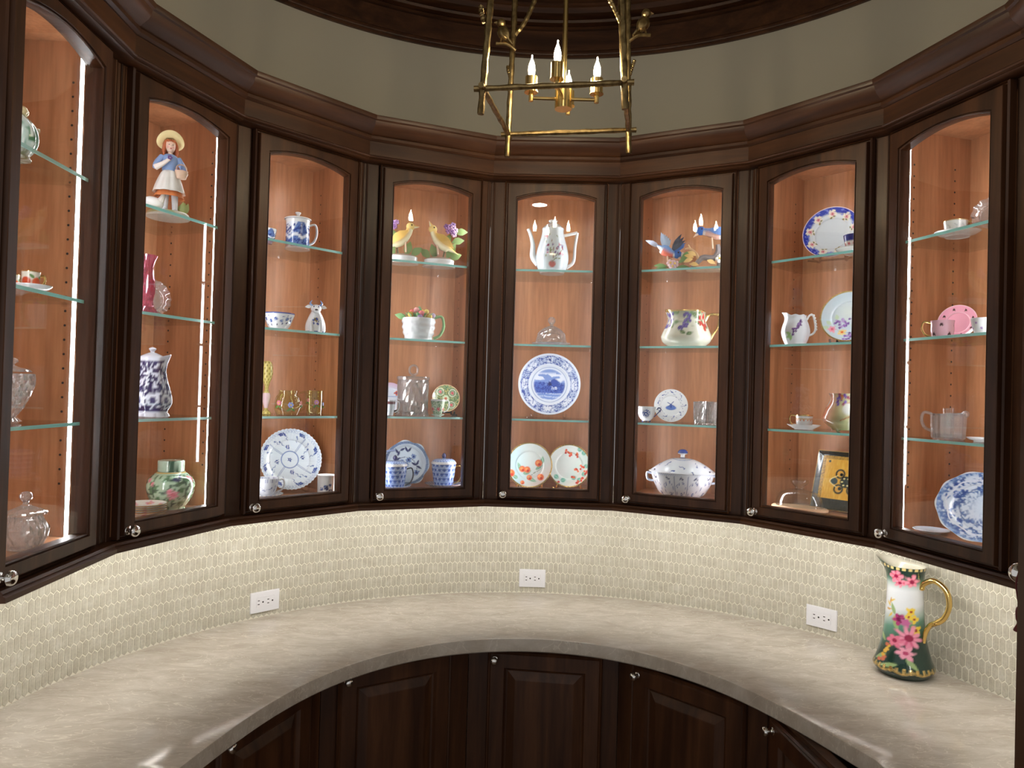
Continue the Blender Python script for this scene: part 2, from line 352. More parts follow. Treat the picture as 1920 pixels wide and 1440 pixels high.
# ceiling disc and the stepped round cornice below it
mb = MB(); zc = Z_CEIL + 0.22 * S
mb.add(np.c_[1.5 * S * np.sin(a), 1.5 * S * np.cos(a), 0 * a + zc], [tuple(range(64))]).add(np.c_[1.5 * S * np.sin(a), 1.5 * S * np.cos(a), 0 * a + zc + 0.05], [tuple(range(63, -1, -1))])
tag(mb.build('ceiling', 'ceiling_paint', None, False), 'round ceiling inside the wooden cornice', 'ceiling', kind='structure')
mb = MB().box(-2.6, 2.6, -4.6, -1.35, 3.31, 3.36)
tag(mb.build('ceiling_hall', 'ceiling_paint', None, False), 'flat ceiling of the hall outside the doorway', 'ceiling', kind='structure')
for x, y in ((-0.18, -2.18),):          # the spot seen mirrored in the teapot cabinet's door glass
    can = empty('recessed_light_offscreen', (x, y, 3.31)); tag(can, 'recessed ceiling spot straight out from the doorway', 'ceiling light')
    P = np.array([[(r * math.cos(q), r * math.sin(q), z) for q in np.arange(32) * 2 * PI / 32] for r, z in ((0.060, 0.0), (0.062, -0.004), (0.082, -0.004), (0.085, 0.0))]); MB().grid(P).build('trim_ring', 'white_plastic', can)
    MB().add([(0.060 * math.cos(q), 0.060 * math.sin(q), -0.001) for q in np.arange(32) * 2 * PI / 32], [tuple(range(31, -1, -1))]).build('lens_offscreen', 'can_light', can, False)
ceiling_cornice = tag(empty('trim_1', (0, 0, Z_CEIL)), 'round dark wood cornice stepping in under the ceiling', 'cornice', kind='structure')
def ring(name, prof, mat, parent, n=128):
    t = np.linspace(TH0, TH1, n)
    P = np.array([[((1.435 + r) * S * math.sin(x), (1.435 + r) * S * math.cos(x), z * S) for x in t] for r, z in prof])
    mb = MB(); mb.grid(P, None, False); return mb.build(name, mat, parent, True, 0.5)
ring('lower_bead', [(0.01, 0.0), (-0.012, 0.0), (-0.018, 0.006), (-0.012, 0.012), (-0.014, 0.016), (-0.022, 0.022), (-0.014, 0.028), (0.01, 0.028)], 'dark_wood_h', ceiling_cornice)
ring('fascia', [(0.01, 0.026), (-0.012, 0.026), (-0.012, 0.112), (0.01, 0.112)], 'dark_wood_h', ceiling_cornice)
ring('cove_bead', [(0.0, 0.108), (-0.028, 0.108), (-0.036, 0.114), (-0.028, 0.122), (-0.05, 0.124), (-0.056, 0.132), (-0.05, 0.138), (0.0, 0.138)], 'dark_wood_h', ceiling_cornice)
ring('upper_fascia', [(0.0, 0.136), (-0.09, 0.142), (-0.094, 0.162), (-0.102, 0.166), (-0.102, 0.176), (0.0, 0.176)], 'dark_wood_h', ceiling_cornice)
ring('inner_band', [(0.0, 0.174), (-0.17, 0.178), (-0.178, 0.186), (-0.172, 0.196), (-0.20, 0.20), (-0.20, 0.235), (0.0, 0.235)], 'dark_wood_h', ceiling_cornice)

# ---- splashback tiles: picket hexagons; the 300 that show largest are pieces of their own, the rest one field
TW, TROW, GAP = 0.0200, 0.0410, 0.0022
hx, hy, tip = TW / 2 - GAP / 2, 0.0218, 0.0062
def tile_shape():
    o = [(-hx, -hy + tip), (0, -hy - tip * 0.2), (hx, -hy + tip), (hx, hy - tip), (0, hy + tip * 0.2), (-hx, hy - tip)]
    V = [(x, 0.002, z) for x, z in o] + [(x * 0.985, -0.0012, z * 0.992) for x, z in o] + [(x * 0.88, -0.0019, z * 0.955) for x, z in o]
    F = [(i, (i + 1) % 6, (i + 1) % 6 + 6, i + 6) for i in range(6)] + [(i + 6, (i + 1) % 6 + 6, (i + 1) % 6 + 12, i + 12) for i in range(6)] + [tuple(range(12, 18))]
    return np.array(V), F
TV, TF = tile_shape()
ncol = int((TH1 - TH0) * R_WALL / TW); rows = int((Z0 - 0.03 - Z_COUNTER) / TROW) + 1
tiles = []
for j in range(rows):
    z = Z_COUNTER + 0.0236 + TROW * j
    for i in range(ncol):
        th = TH0 + (i + 0.5 + 0.5 * (j % 2)) * TW / R_WALL
        P = np.array([R_WALL * math.sin(th), R_WALL * math.cos(th), z]); v = P - CAM; f = v @ FW
        px, py = 960 + FPX * (v @ RT) / max(f, 1e-3), 720 - FPX * (v @ UP) / max(f, 1e-3)
        n = np.array([-math.sin(th), -math.cos(th), 0]); face = -(v @ n) / np.linalg.norm(v)
        seen = f > 0.2 and 6 < px < 1896 and py < 1425 and j < rows - 1 and z < Z0 - 0.075 * S - max(0.0, (R_WALL - 1.0 * S)) * (CAM[2] - Z0) / max(f - 0.25, 0.3) * 0.4
        tiles.append((face / f / f if seen else 0.0, th, z))
order = sorted(range(len(tiles)), key=lambda q: -tiles[q][0]); own = set(order[:300])
tm = MB().add(TV, TF).build('tile', 'stone_tile', backsplash, True, 0.4); tmesh = tm.data; first = True
FV, FFc, nb = [], [], 0
for q, (sc_, th, z) in enumerate(tiles):
    if q in own:
        o = tm if first else tm.copy()
        if not first: col.objects.link(o); o.parent = backsplash
        first = False; o.location = (R_WALL * math.sin(th), R_WALL * math.cos(th), z); o.rotation_euler = (0, 0, -th)
    else:
        c, s_ = math.cos(th), math.sin(th)
        W = np.c_[TV[:, 0] * c + TV[:, 1] * s_, -TV[:, 0] * s_ + TV[:, 1] * c, TV[:, 2]] + np.array([R_WALL * s_, R_WALL * c, z])
        FV.append(W); FFc += [tuple(i + nb for i in f_) for f_ in TF]; nb += 18
mb = MB(); mb.add(np.vstack(FV), FFc); tag(mb.build('tile_field', 'stone_tile', backsplash, True, 0.4), kind='stuff')

# ---- mitred mouldings that run round the faceted cabinets
def vertex(k, d, side):
    """corner of the ring at plane offset d on the left (-1) or right (+1) of facet k"""
    i = k + 1; a, b = PLANES[i], PLANES[i + side]
    return isect(a[0] + d, a[1], b[0] + d, b[1])
def molding(parent, name, prof, mat):
    for k in range(9):
        L_ = np.array([[*vertex(k, d * S, -1), Z0 + z * S] for d, z in prof]); R_ = np.array([[*vertex(k, d * S, 1), Z0 + z * S] for d, z in prof])
        R, th, off = FACETS[k]; org = np.array([R * math.sin(th), R * math.cos(th), Z0])
        c, s_ = math.cos(th), math.sin(th); M = np.array([[c, -s_, 0], [s_, c, 0], [0, 0, 1]])     # world -> facet axes
        Lp, Rp = (L_ - org) @ M.T, (R_ - org) @ M.T
        P = np.stack([Lp, Rp], 1); mb = MB(); mb.grid(P, None, False); mb.add(Lp, [tuple(range(len(prof)))]); mb.add(Rp, [tuple(range(len(prof) - 1, -1, -1))])
        o = mb.build(name, mat, parent, True, 0.5); o.location = org; o.rotation_euler = (0, 0, -th)
crown = tag(empty('trim_2'), 'mitred dark wood crown molding along the cabinet tops', 'crown molding', kind='structure')
molding(crown, 'crown_segment', [(0.03, 1.126), (-0.018, 1.126), (-0.026, 1.131), (-0.026, 1.140), (-0.020, 1.143), (-0.030, 1.150), (-0.044, 1.160), (-0.051, 1.170), (-0.054, 1.180), (-0.060, 1.183), (-0.062, 1.188), (-0.062, 1.1955), (0.03, 1.1955), (0.03, 1.126)], 'dark_wood_h')
frieze = tag(empty('trim_3'), 'flat dark wood frieze with a bead above the cabinet doors', 'frieze', kind='structure')
molding(frieze, 'frieze_board', [(0.03, 1.075), (-0.014, 1.075), (-0.014, 1.128), (0.03, 1.128), (0.03, 1.075)], 'dark_wood_h')
molding(frieze, 'bead_strip', [(0.03, 1.064), (0.006, 1.064), (-0.008, 1.067), (-0.012, 1.070), (-0.010, 1.0715), (-0.018, 1.074), (-0.020, 1.0775), (-0.016, 1.081), (0.0, 1.081), (0.03, 1.081), (0.03, 1.064)], 'dark_wood_h')
rail = tag(empty('trim_4'), 'dark wood light rail along the undersides of the cabinets', 'light rail', kind='structure')
molding(rail, 'rail_segment', [(0.03, -0.044), (-0.004, -0.044), (-0.008, -0.049), (-0.006, -0.052), (-0.012, -0.056), (-0.012, -0.0655), (0.006, -0.0655), (0.008, -0.05), (0.03, -0.05), (0.03, -0.044)], 'dark_wood_h')
# flat top between crown and plaster wall
mb = MB(); t_ = np.linspace(TH0, TH1, 90)
mb.grid(np.array([[(r * S * math.sin(x), r * S * math.cos(x), Z0 + z * S) for x in t_] for r, z in ((1.0, 1.186), (1.45, 1.186), (1.45, 1.176), (1.0, 1.176))]), None, False)
tag(mb.build('trim_5', 'dark_wood', None, False), 'flat wood board closing the cabinet tops to the wall', 'board', kind='structure')

# ================================================================ display cabinets
HW, DW = 0.1337 * S, 0.178 * S                     # half widths of the glazed opening and of the door
IW, ID, IZ = 0.172 * S, 0.276 * S, 1.072 * S       # half width, back and top of the lined interior
DECK = -0.016 * S
SHELF = [0.2375 * S, 0.4985 * S, 0.760 * S]
CAB_LABELS = ['dark wood glass-fronted display cabinet with the lidded cut crystal jar at its bottom',
              'dark wood glass-fronted display cabinet holding the girl with goose figurine',
              'dark wood glass-fronted display cabinet holding the large blue sprigged white plate',
              'dark wood glass-fronted display cabinet holding the two canary figurines',
              'dark wood glass-fronted display cabinet holding the tall white teapot',
              'dark wood glass-fronted display cabinet holding the blue and white lidded tureen',
              'dark wood glass-fronted display cabinet holding the blue-rimmed floral plate and gold tray',
              'dark wood glass-fronted display cabinet holding the pink cup and pink plate',
              'dark wood cabinet beside the door casing, mostly hidden by it']
def opening(inset, d, hw=HW, z0=0.0, zs=1.0 * S, rise=0.0225 * S, n=20):
    """closed loop of the arched opening, grown outward by inset"""
    w = hw + inset; pts = [(-w, d, z0 - inset), (w, d, z0 - inset)]
    for i in range(n + 1):
        x = w * (1 - 2 * i / n); pts.append((x, d, zs + inset + rise * (1 - (x / w) ** 2)))
    return pts
def rect(w, z0, z1, d, n=20):
    pts = [(-w, d, z0), (w, d, z0)]
    for i in range(n + 1): pts.append((w * (1 - 2 * i / n), d, z1))
    return pts
def door_mesh():
    zb, zt = -0.0415 * S, 1.0625 * S; e = 0.001
    L_ = [rect(DW, zb, zt, 0.032), rect(DW, zb, zt, 0.010), rect(DW - 0.004, zb + 0.004, zt - 0.004, 0.006), rect(DW - 0.0055, zb + 0.0055, zt - 0.0055, 0.014),
          rect(DW - 0.0085, zb + 0.0085, zt - 0.0085, 0.014), rect(DW - 0.012, zb + 0.012, zt - 0.012, 0.0), rect(DW - 0.014, zb + 0.014, zt - 0.014, -0.001),
          opening(0.0065, -0.001), opening(0.0055, 0.005), opening(0.0035, 0.005), opening(0.0025, 0.0015), opening(0.0, 0.004), opening(0.0, 0.032), rect(DW, zb, zt, 0.032)]
    return MB().loops(L_)
door_data = glass_data = None
def knob_mb(r=0.0145):
    mb = MB()
    P, *_ = lathe_pts([(0.0, 0.0), (0.0105, 0.0), (0.0105, 0.003), (0.0055, 0.005), (0.0045, 0.012), (0.007, 0.015), (r, 0.020), (r * 1.02, 0.024), (r * 0.85, 0.029), (r * 0.4, 0.032), (0.0, 0.0325)], 24, 30)
    P = np.stack([P[..., 0], -P[..., 2], P[..., 1]], -1)          # axis towards the room (-y)
    return mb.grid(P)
hole_pts = [(sx, d, z) for sx in (-1, 1) for d in (0.085 * S, 0.222 * S) for z in np.arange(0.10 * S, 0.99 * S, 0.034)]
CABS = []
for k, (R, th, off) in enumerate(FACETS):
    n, t = axes(th); org = n * R + t * off
    cab = empty('display_cabinet', (org[0], org[1], Z0), -th); CABS.append(cab)
    tag(cab, CAB_LABELS[k], 'cabinet', 'display cabinets round the room')
    if k == 0:
        T = {}
        T['back_panel'] = MB().box(-IW - 0.004, IW + 0.004, ID, ID + 0.01, DECK - 0.02, IZ + 0.02).build('back_panel', 'cabinet_lining', cab, False)
        for s_ in (-1, 1):
            x0, x1 = sorted((s_ * IW, s_ * (IW + 0.010))); T['side_panel%d' % s_] = MB().box(x0, x1, 0.030, ID + 0.004, DECK - 0.02, IZ + 0.02).build('side_panel', 'cabinet_lining', cab, False)
        T['top_panel'] = MB().box(-IW, IW, 0.030, ID, IZ, IZ + 0.016).build('top_panel', 'cabinet_lining', cab, False)
        T['bottom_panel'] = MB().box(-IW, IW, 0.030, ID, DECK - 0.018, DECK).build('bottom_panel', 'cabinet_lining', cab, False)
        mb = MB()
        for sx, d, z in hole_pts:
            a = np.arange(8) * PI / 4; x = sx * (IW - 0.0006)
            mb.add(np.c_[0 * a + x, d + 0.003 * np.cos(a), z + 0.003 * np.sin(a)], [tuple(range(8))])
        T['shelf_pin_holes'] = tag(mb.build('shelf_pin_holes', 'black_slot', cab, False), kind='stuff')
        T['door'] = door_mesh().build('door', 'dark_wood', cab, False)
        T['glass_pane'] = MB().box(-HW - 0.003, HW + 0.003, 0.014, 0.018, -0.003, 1.03 * S).build('glass_pane', 'door_glass', T['door'], False)
        T['knob'] = tag(knob_mb().build('knob', 'chrome', T['door']), 'round chrome knob'); T['knob'].location = (-HW - 0.0225 * S, 0.0, -0.0205 * S)
        for i, z in enumerate((0.09, 0.37, 0.62, 0.88)):
            mb = MB().box(IW - 0.010, IW - 0.0005, 0.036, 0.057, z * S - 0.014, z * S + 0.014).box(IW - 0.013, IW - 0.010, 0.041, 0.052, z * S - 0.009, z * S + 0.009)
            mb.tube([(IW - 0.006, 0.0365, z * S), (IW - 0.006, 0.0335, z * S)], 0.004, 10)
            T['hinge%d' % i] = mb.build('hinge', 'steel', T['door'], False)
        for i, z in enumerate(SHELF):
            T['shelf%d' % i] = MB().box(-IW + 0.003, IW - 0.003, 0.026 * S + 0.0015, ID - 0.006, z - 0.0075, z).build('glass_shelf', 'shelf_glass', cab, False)
            T['edge%d' % i] = tag(MB().box(-IW + 0.003, IW - 0.003, 0.026 * S - 0.0005, 0.026 * S + 0.0015, z - 0.0075, z).build('polished_edge', 'shelf_edge', T['shelf%d' % i], False), 'aqua polished glass edge')
            for j, (sx, dd) in enumerate(((-1, 0.085), (-1, 0.222), (1, 0.085), (1, 0.222))):
                x0, x1 = sorted((sx * IW, sx * (IW - 0.012)))
                T['clip%d%d' % (i, j)] = MB().box(x0, x1, (dd - 0.004) * S, (dd + 0.004) * S, z - 0.012, z - 0.0075).build('shelf_support', 'clear_glass', T['shelf%d' % i], False)
        for s_ in (-1, 1):
            # lens strip turned 25 degrees towards the cabinet back
            ca_, sa_ = math.cos(0.44), math.sin(0.44); p_ = lambda u_, v_: (s_ * (IW - 0.0078 - v_ * ca_ - u_ * sa_), 0.064 * S - u_ * ca_ + v_ * sa_)
            o = MB().loops([[(*p_(u_, v_), z) for u_, v_ in ((-0.005, 0), (0.005, 0), (0.005, 0.0012), (-0.005, 0.0012))] for z in (DECK + 0.002, 1.05 * S)]).build('light_strip', 'led_light', cab, False)
            T['strip%d' % s_] = tag(o, 'glowing white strip light')
            x0, x1 = sorted((s_ * IW, s_ * (IW - 0.0075))); T['channel%d' % s_] = MB().box(x0, x1, 0.0585 * S, 0.069 * S, DECK + 0.0005, 1.052 * S).build('strip_channel', 'steel', cab, False)
        T['under_strip'] = MB().loops([[(x, y * S, z * S) for y, z in ((0.0115, -0.0640), (0.0230, -0.0525), (0.0222, -0.0517), (0.0107, -0.0632))] for x in (-IW + 0.01, IW - 0.01)]).build('under_light', 'under_light', cab, False)
        T['underside'] = MB().box(-IW - 0.006, IW + 0.006, 0.030, ID + 0.01, -0.047 * S, DECK - 0.018).build('underside_panel', 'dark_wood', cab, False)
    else:
        done = {}
        for key, src in T.items():
            o = src.copy(); col.objects.link(o); o.parent = cab if src.parent == CABS[0] else done[src.parent.name]; done[src.name] = o
    # the face frame differs from facet to facet: it reaches from corner to corner
    d0, d1 = 0.030, 0.046
    al = [(np.array([*vertex(k, d0, s_), 0]) @ t) - off for s_ in (-1, 1)]
    zb, zt = -0.052 * S, 1.078 * S
    mb = MB()
    o = rect(1.0, zb, zt, d0); i_ = opening(0.008, d0)
    w0, w1 = al[0] + 0.0006, al[1] - 0.0006
    o = [(w0 if x < 0 else w1, y, z) if abs(abs(x) - 1) < 1e-6 else ((w1 + w0) / 2 + x * (w1 - w0) / 2, y, z) for x, y, z in o]
    back = lambda pts: [(x, d1, z) for x, y, z in pts]
    mb.loops([back(o), o, i_, back(i_), back(o)]); mb.build('face_frame', 'dark_wood', cab, False)
    # beaded stile edges at the corners
    for s_, w in ((-1, w0), (1, w1)):
        mb = MB().tube([(w - s_ * 0.011, d0, zb), (w - s_ * 0.011, d0, zt)], 0.0035, 8); mb.build('stile_bead', 'dark_wood', cab)

# ================================================================ countertop and base cabinets
inner_px = [(345, 1440), (400, 1382.5), (500, 1320), (600, 1270), (700, 1235), (800, 1212.5), (900, 1197.6), (1006, 1196.6), (1112.5, 1207), (1219, 1228.4), (1325, 1261), (1431, 1308), (1537.5, 1364), (1644, 1425)]
ip = np.array([onz(x, y, Z_COUNTER)[:2] for x, y in inner_px]); ith, irr = np.arctan2(ip[:, 0], ip[:, 1]), np.hypot(ip[:, 0], ip[:, 1])
pf = np.polyfit(ith, irr, 4)
def r_inner(t):
    lo, hi = ith.min(), ith.max(); return float(np.polyval(pf, min(max(t, lo), hi)))
tt = np.linspace(math.radians(-116), math.radians(116), 180); zc = Z_COUNTER; TH_ = 0.046
prof = lambda t: [(R_WALL - 0.001, zc), (r_inner(t) + 0.004, zc), (r_inner(t) + 0.001, zc - 0.0015), (r_inner(t), zc - 0.005), (r_inner(t), zc - TH_ + 0.004), (r_inner(t) + 0.004, zc - TH_), (R_WALL - 0.001, zc - TH_)]
P = np.array([[(r * math.sin(t), r * math.cos(t), z - zc) for r, z in prof(t)] for t in tt])
mb = MB(); mb.grid(P, None, True, True, True)
counter = mb.build('countertop', 'quartzite', None, True, 0.5); counter.location = (0, 0, zc)
tag(counter, 'curved polished beige stone countertop with pale veins', 'countertop')

def hitp(R, th, px, py):
    n, t = axes(th); v = ray(px, py); s = (R - CAM @ n) / (v @ n); P = CAM + v * s; return P @ t
BT = [math.radians(x) for x in (-69, -31, 7.4, 46, 85)]
RB = [0, 0, 0.80 * S, 0, 0]
def chain(i, j, a):
    n, t = axes(BT[i]); V = n * RB[i] + t * a; RB[j] = float(axes(BT[j])[0] @ V); return V
aDE = hitp(RB[2], BT[2], 876, 1330); V1 = chain(2, 1, aDE)
aEF = hitp(RB[2], BT[2], 1158, 1330); V2 = chain(2, 3, aEF)
aL = hitp(RB[1], BT[1], 600, 1340) ; V0 = chain(1, 0, aL)
aR = hitp(RB[3], BT[3], 1440, 1350); V3 = chain(3, 4, aR)
VB = [None, V0, V1, V2, V3, None]
doors_px = [None, (630, 840), (913, 1128), (1188, 1403), None]
BASE_LABELS = ['dark base cabinet under the crystal jar cabinet', 'dark base cabinet with raised panel door under the canary cabinet', 'dark base cabinet with raised panel door under the white teapot cabinet',
               'dark base cabinet with raised panel door under the tureen cabinet', 'dark base cabinet below the tall green vase']
for i in range(5):
    n, t = axes(BT[i]); R = RB[i]
    lo = VB[i] @ t if VB[i] is not None else VB[i + 1] @ t - 0.62; hi = VB[i + 1] @ t if VB[i + 1] is not None else lo + 0.62
    if doors_px[i]: x0, x1 = (hitp(R, BT[i], q, 1330) for q in doors_px[i])
    else: x0, x1 = (hi - 0.46, hi - 0.07) if i == 0 else (lo + 0.05, lo + 0.44)
    cx = (x0 + x1) / 2; w = (x1 - x0) / 2; org = n * R + t * cx
    top = zc - TH_ - 0.0005
    bc = empty('base_cabinet', (org[0], org[1], 0), -BT[i]); tag(bc, BASE_LABELS[i], 'cabinet', 'base cabinets under the countertop')
    MB().box(lo - cx + 0.0012, hi - cx - 0.0012, 0.0, 0.03, 0.09, top).build('face_frame', 'dark_wood', bc, False)
    MB().box(-w + 0.05, w - 0.05, 0.03, 0.34, 0.09, top - 0.03).build('body', 'dark_wood', bc, False)
    MB().box(lo - cx + 0.02, hi - cx - 0.02, 0.05, 0.07, 0.0, 0.09).build('toe_kick', 'dark_wood', bc, False)
    zt, zb = top - 0.012, 0.13; r4 = lambda a, d: [(-a[0], d, a[1]), (a[0], d, a[1]), (a[0], d, a[2]), (-a[0], d, a[2])]
    ins = lambda q: (w - q, zb + q, zt - q)
    dm = MB().loops([r4(ins(0), 0.0), r4(ins(0), -0.014), r4(ins(0.004), -0.020), r4(ins(0.008), -0.018), r4(ins(0.012), -0.022), r4(ins(0.058), -0.022), r4(ins(0.064), -0.012), r4(ins(0.068), -0.010)])
    dm.build('door', 'dark_wood', bc, False); dr = bc.children[-1]
    dm2 = MB().loops([r4(ins(0.066), -0.010), r4(ins(0.070), -0.009), r4(ins(0.096), -0.019), r4(ins(0.099), -0.0195)]); dm2.add(r4(ins(0.099), -0.0195), [(0, 1, 2, 3)])
    dm2.build('raised_panel', 'dark_wood', dr, False)
    kb = tag(knob_mb(0.0135).build('knob', 'chrome', dr), 'round chrome knob'); kb.location = (-w + 0.025, -0.021, zt - 0.030)

# ---- outlets on the splashback, one for each place in the photo
def outlet(px, py, label):
    v = ray(px, py); A = v[0] ** 2 + v[1] ** 2; B = 2 * (CAM[0] * v[0] + CAM[1] * v[1]); Cc = CAM[0] ** 2 + CAM[1] ** 2 - (R_WALL - 0.003) ** 2
    s = (-B + math.sqrt(B * B - 4 * A * Cc)) / (2 * A); P = CAM + v * s; th = math.atan2(P[0], P[1])
    o = empty('wall_outlet', (P[0], P[1], P[2]), -th); tag(o, label, 'outlet', 'outlets on the tiled splashback')
    w, h = 0.0545, 0.0365; q = lambda a, b, d: [(-a, d, -b), (a, d, -b), (a, d, b), (-a, d, b)]
    m_ = MB().loops([q(w, h, 0.003), q(w, h, -0.004), q(w - 0.002, h - 0.002, -0.006), q(0.034, 0.0175, -0.0062), q(0.034, 0.0175, -0.004)]); m_.build('cover_plate', 'white_plastic', o, False)
    f_ = MB().box(-0.0335, 0.0335, -0.0066, -0.003, -0.017, 0.017).build('receptacle', 'white_plastic', o, False)
    for cx in (-0.018, 0.018):
        for dz in (-0.0065, 0.0065): MB().box(cx - 0.0105, cx - 0.0035, -0.0069, -0.0062, dz - 0.0014, dz + 0.0014).build('slot', 'black_slot', f_, False)
        MB().tube([(cx + 0.009, -0.0062, 0), (cx + 0.009, -0.0069, 0)], 0.0031, 10).build('ground_hole', 'black_slot', f_, False)
outlet(496, 1127, 'white double wall outlet below the blue sprigged plate cabinet')
outlet(998, 1084, 'white double wall outlet below the white teapot cabinet')
outlet(1541, 1158, 'white double wall outlet beside the tall green vase')

# ---- casing of the doorway the room is seen from
p0 = p1 = at(1909, 1060, 0.90)
jb = empty('trim_6', (0, 0, 0)); tag(jb, 'dark wood door casing at the edge of the doorway', 'door casing', kind='structure')
xj = (p0[0] + p1[0]) / 2; yj = p0[1] - 0.08
mb = MB().loops([[(xj, yj - 0.02, z), (xj + 0.012, yj - 0.026, z), (xj + 0.10, yj - 0.03, z), (xj + 0.112, yj - 0.02, z), (xj + 0.112, yj + 0.08, z), (xj, yj + 0.08, z)] for z in (0.0, 2.6)])
mb.build('casing_board', 'dark_wood', jb, False)

# ================================================================ the china and glass on the shelves
def rest(sh): return DECK if sh < 0 else SHELF[sh]
def item(name, label, cat, k, sh, px, py, d, face=0.6, group=None, turn=0.0, lift=0.0):
    """thing standing on a shelf of cabinet k under the pixel column px, d metres behind the front plane; returns it and metres per pixel there"""
    a, z, s = hit(k, px, py, d); R, th, off = FACETS[k]; n, t = axes(th)
    a = min(max(a, -IW + 0.02), IW - 0.02)
    P = n * (R + d) + t * (off + a); v = CAM - P
    fc = math.atan2(v[0], -v[1]); dl = (fc + th + PI) % (2 * PI) - PI
    o = empty(name, (P[0], P[1], Z0 + rest(sh) + 0.0004 + lift), -th + dl * face + turn); tag(o, label, cat, group)
    return o, s / FPX
def ware(par, name, prof, fn=None, mat='glazed_china', nu=72, nv=60, mod=None, sm=True, c=None):
    if mat in ('crystal', 'cranberry_glass'): nu, nv = min(nu, 32), 20
    P, A, R, Z = lathe_pts(prof, nu, nv, sm, mod); rm = max(p[0] for p in prof) * 0.9
    C = None
    if fn is not None: C = fn(A * rm, Z, R, A)
    elif c is not None: C = np.asarray(c)
    return MB().grid(P, C, True).build(name, mat, par, mat not in ('crystal', 'cranberry_glass'), 0.9)
def handle(par, pts, r, c=None, mat='glazed_china', name='handle', n=8, metal=0.0, flat=1.0):
    C = None if c is None else np.r_[np.asarray(c)[:3], metal]
    return MB().tube(pts, r, n, C, samples=max(12, 5 * len(pts)), flat=flat).build(name, mat, par)
def ear(side, x, z0, z1, out, yy=0.0):
    """points of a simple C handle on the side of a vessel of radius x"""
    return [(side * x * 0.93, yy, z1), (side * (x + out * 0.75), yy, z1 + 0.06 * (z1 - z0)), (side * (x + out), yy, z1 - 0.38 * (z1 - z0)), (side * (x + out * 0.6), yy, z0 + 0.18 * (z1 - z0)), (side * x * 0.9, yy, z0)]
def cup_prof(w, h, foot=0.55, belly=0.9):
    r = w / 2; return [(0, 0.002), (r * foot * 0.9, 0.001), (r * foot, 0.0), (r * foot, h * 0.06), (r * (foot + belly) / 2, h * 0.18), (r * belly, h * 0.45), (r * 0.96, h * 0.8), (r, h), (r * 0.95, h * 0.995), (r * 0.90, h * 0.8), (r * 0.84, h * 0.45), (r * 0.5, h * 0.12), (0, h * 0.1)]
def saucer_prof(w, h):
    r = w / 2; return [(0, 0.0015), (r * 0.5, 0.0015), (r * 0.55, 0), (r * 0.58, 0.003), (r * 0.8, h * 0.5), (r, h), (r * 0.98, h + 0.0015), (r * 0.78, h * 0.62), (r * 0.5, h * 0.28), (0, h * 0.26)]
def plate(par, name, R, depth, fn, tilt, lip=0.006, scallop=None, aspect=1.0, nu=128, well=0.62, mat='glazed_china'):
    """plate standing on edge and leaning back; fn(x, z, rho, angle) paints its face"""
    prof = [(0.0, 0.0), (well * 0.5, 0.0), (well * 0.93, 0.02), (well, 0.16), (well * 1.08, 0.32), (0.8, 0.55), (0.94, 0.86), (1.0, 1.0), (1.0, 0.9), (0.9, 0.62), (well, -0.05), (well * 0.9, -0.22), (0.0, -0.16)]
    q = np.vstack([spline(prof[:8], 56), np.array(prof[8:])])
    a = np.arange(nu) * 2 * PI / nu; rad = np.ones(nu) if scallop is None else scallop(a)
    fade = np.clip(q[:, :1], 0, 1) ** 3
    rr = q[:, :1] * R * (1 + (rad[None] - 1) * fade)
    X, Z_ = rr * np.cos(a)[None] * aspect, rr * np.sin(a)[None]; Y = -depth * q[:, 1:] + 0 * rr
    rho = rr / R; C = fn(X, Z_, rho, a[None] + 0 * rr); C[56:] = WHITE
    o = MB().grid(np.stack([X, Y, Z_], -1), C, True).build(name, mat, par, True, 0.9)
    o.rotation_euler = (-tilt, 0, 0); o.location = (0, depth * 0.2, R * math.cos(tilt) + lip)
    return o
def stand(k, sh, px, py, d, R, label, mat='black_wood', tilt=0.25, face=0.6, group=None, lip=0.006):
    """easel: two curled legs joined by a bar, with lips in front"""
    o, m_ = item('plate_stand', label, 'plate stand', k, sh, px, py, d, face, group)
    w = R * 0.5; r = 0.0028 if mat != 'black_wood' else 0.0036
    for s_ in (-1, 1):
        x = s_ * w
        mb = MB().tube([(x * 1.12, -0.036, 0.018), (x * 1.1, -0.030, 0.006), (x, -0.012, r), (x * 0.95, 0.022, r + 0.002), (x * 0.95, 0.030, 0.012), (x * 0.9, 0.030 + R * math.tan(tilt) * 0.5, R * 0.62), (x * 0.85, 0.034 + R * math.tan(tilt) * 0.8, R * 0.95)], r, 8, samples=30)
        mb.build('side_leg', mat, o)
        MB().tube([(x, -0.006, r), (x * 1.35, -0.026, r), (x * 1.5, -0.03, 0.004)], r * 0.9, 8, samples=10).build('foot', mat, o)
    MB().tube([(-w, 0.028, 0.012), (w, 0.028, 0.012)], r, 8).build('cross_bar', mat, o)
    return o
def relief(fl, amp, tw=0.0, p=1.0):
    """flutes or cut facets round a vessel"""
    return lambda r, z, a: (r * (1 + amp * (np.abs(np.sin(fl * a / 2 + tw * z)) ** p - 0.5)), z)
def diamond(n, zs, amp):
    return lambda r, z, a: (r * (1 + amp * (np.abs(np.sin(n * a / 2 + zs * z)) + np.abs(np.sin(n * a / 2 - zs * z)) - 1)), z)
def scatter(seed, n, w, h, z0=0.0):
    r_ = random.Random(seed); return [(r_.uniform(-w, w), z0 + r_.uniform(0, h), r_.uniform(0, 6.28), r_.random()) for _ in range(n)]

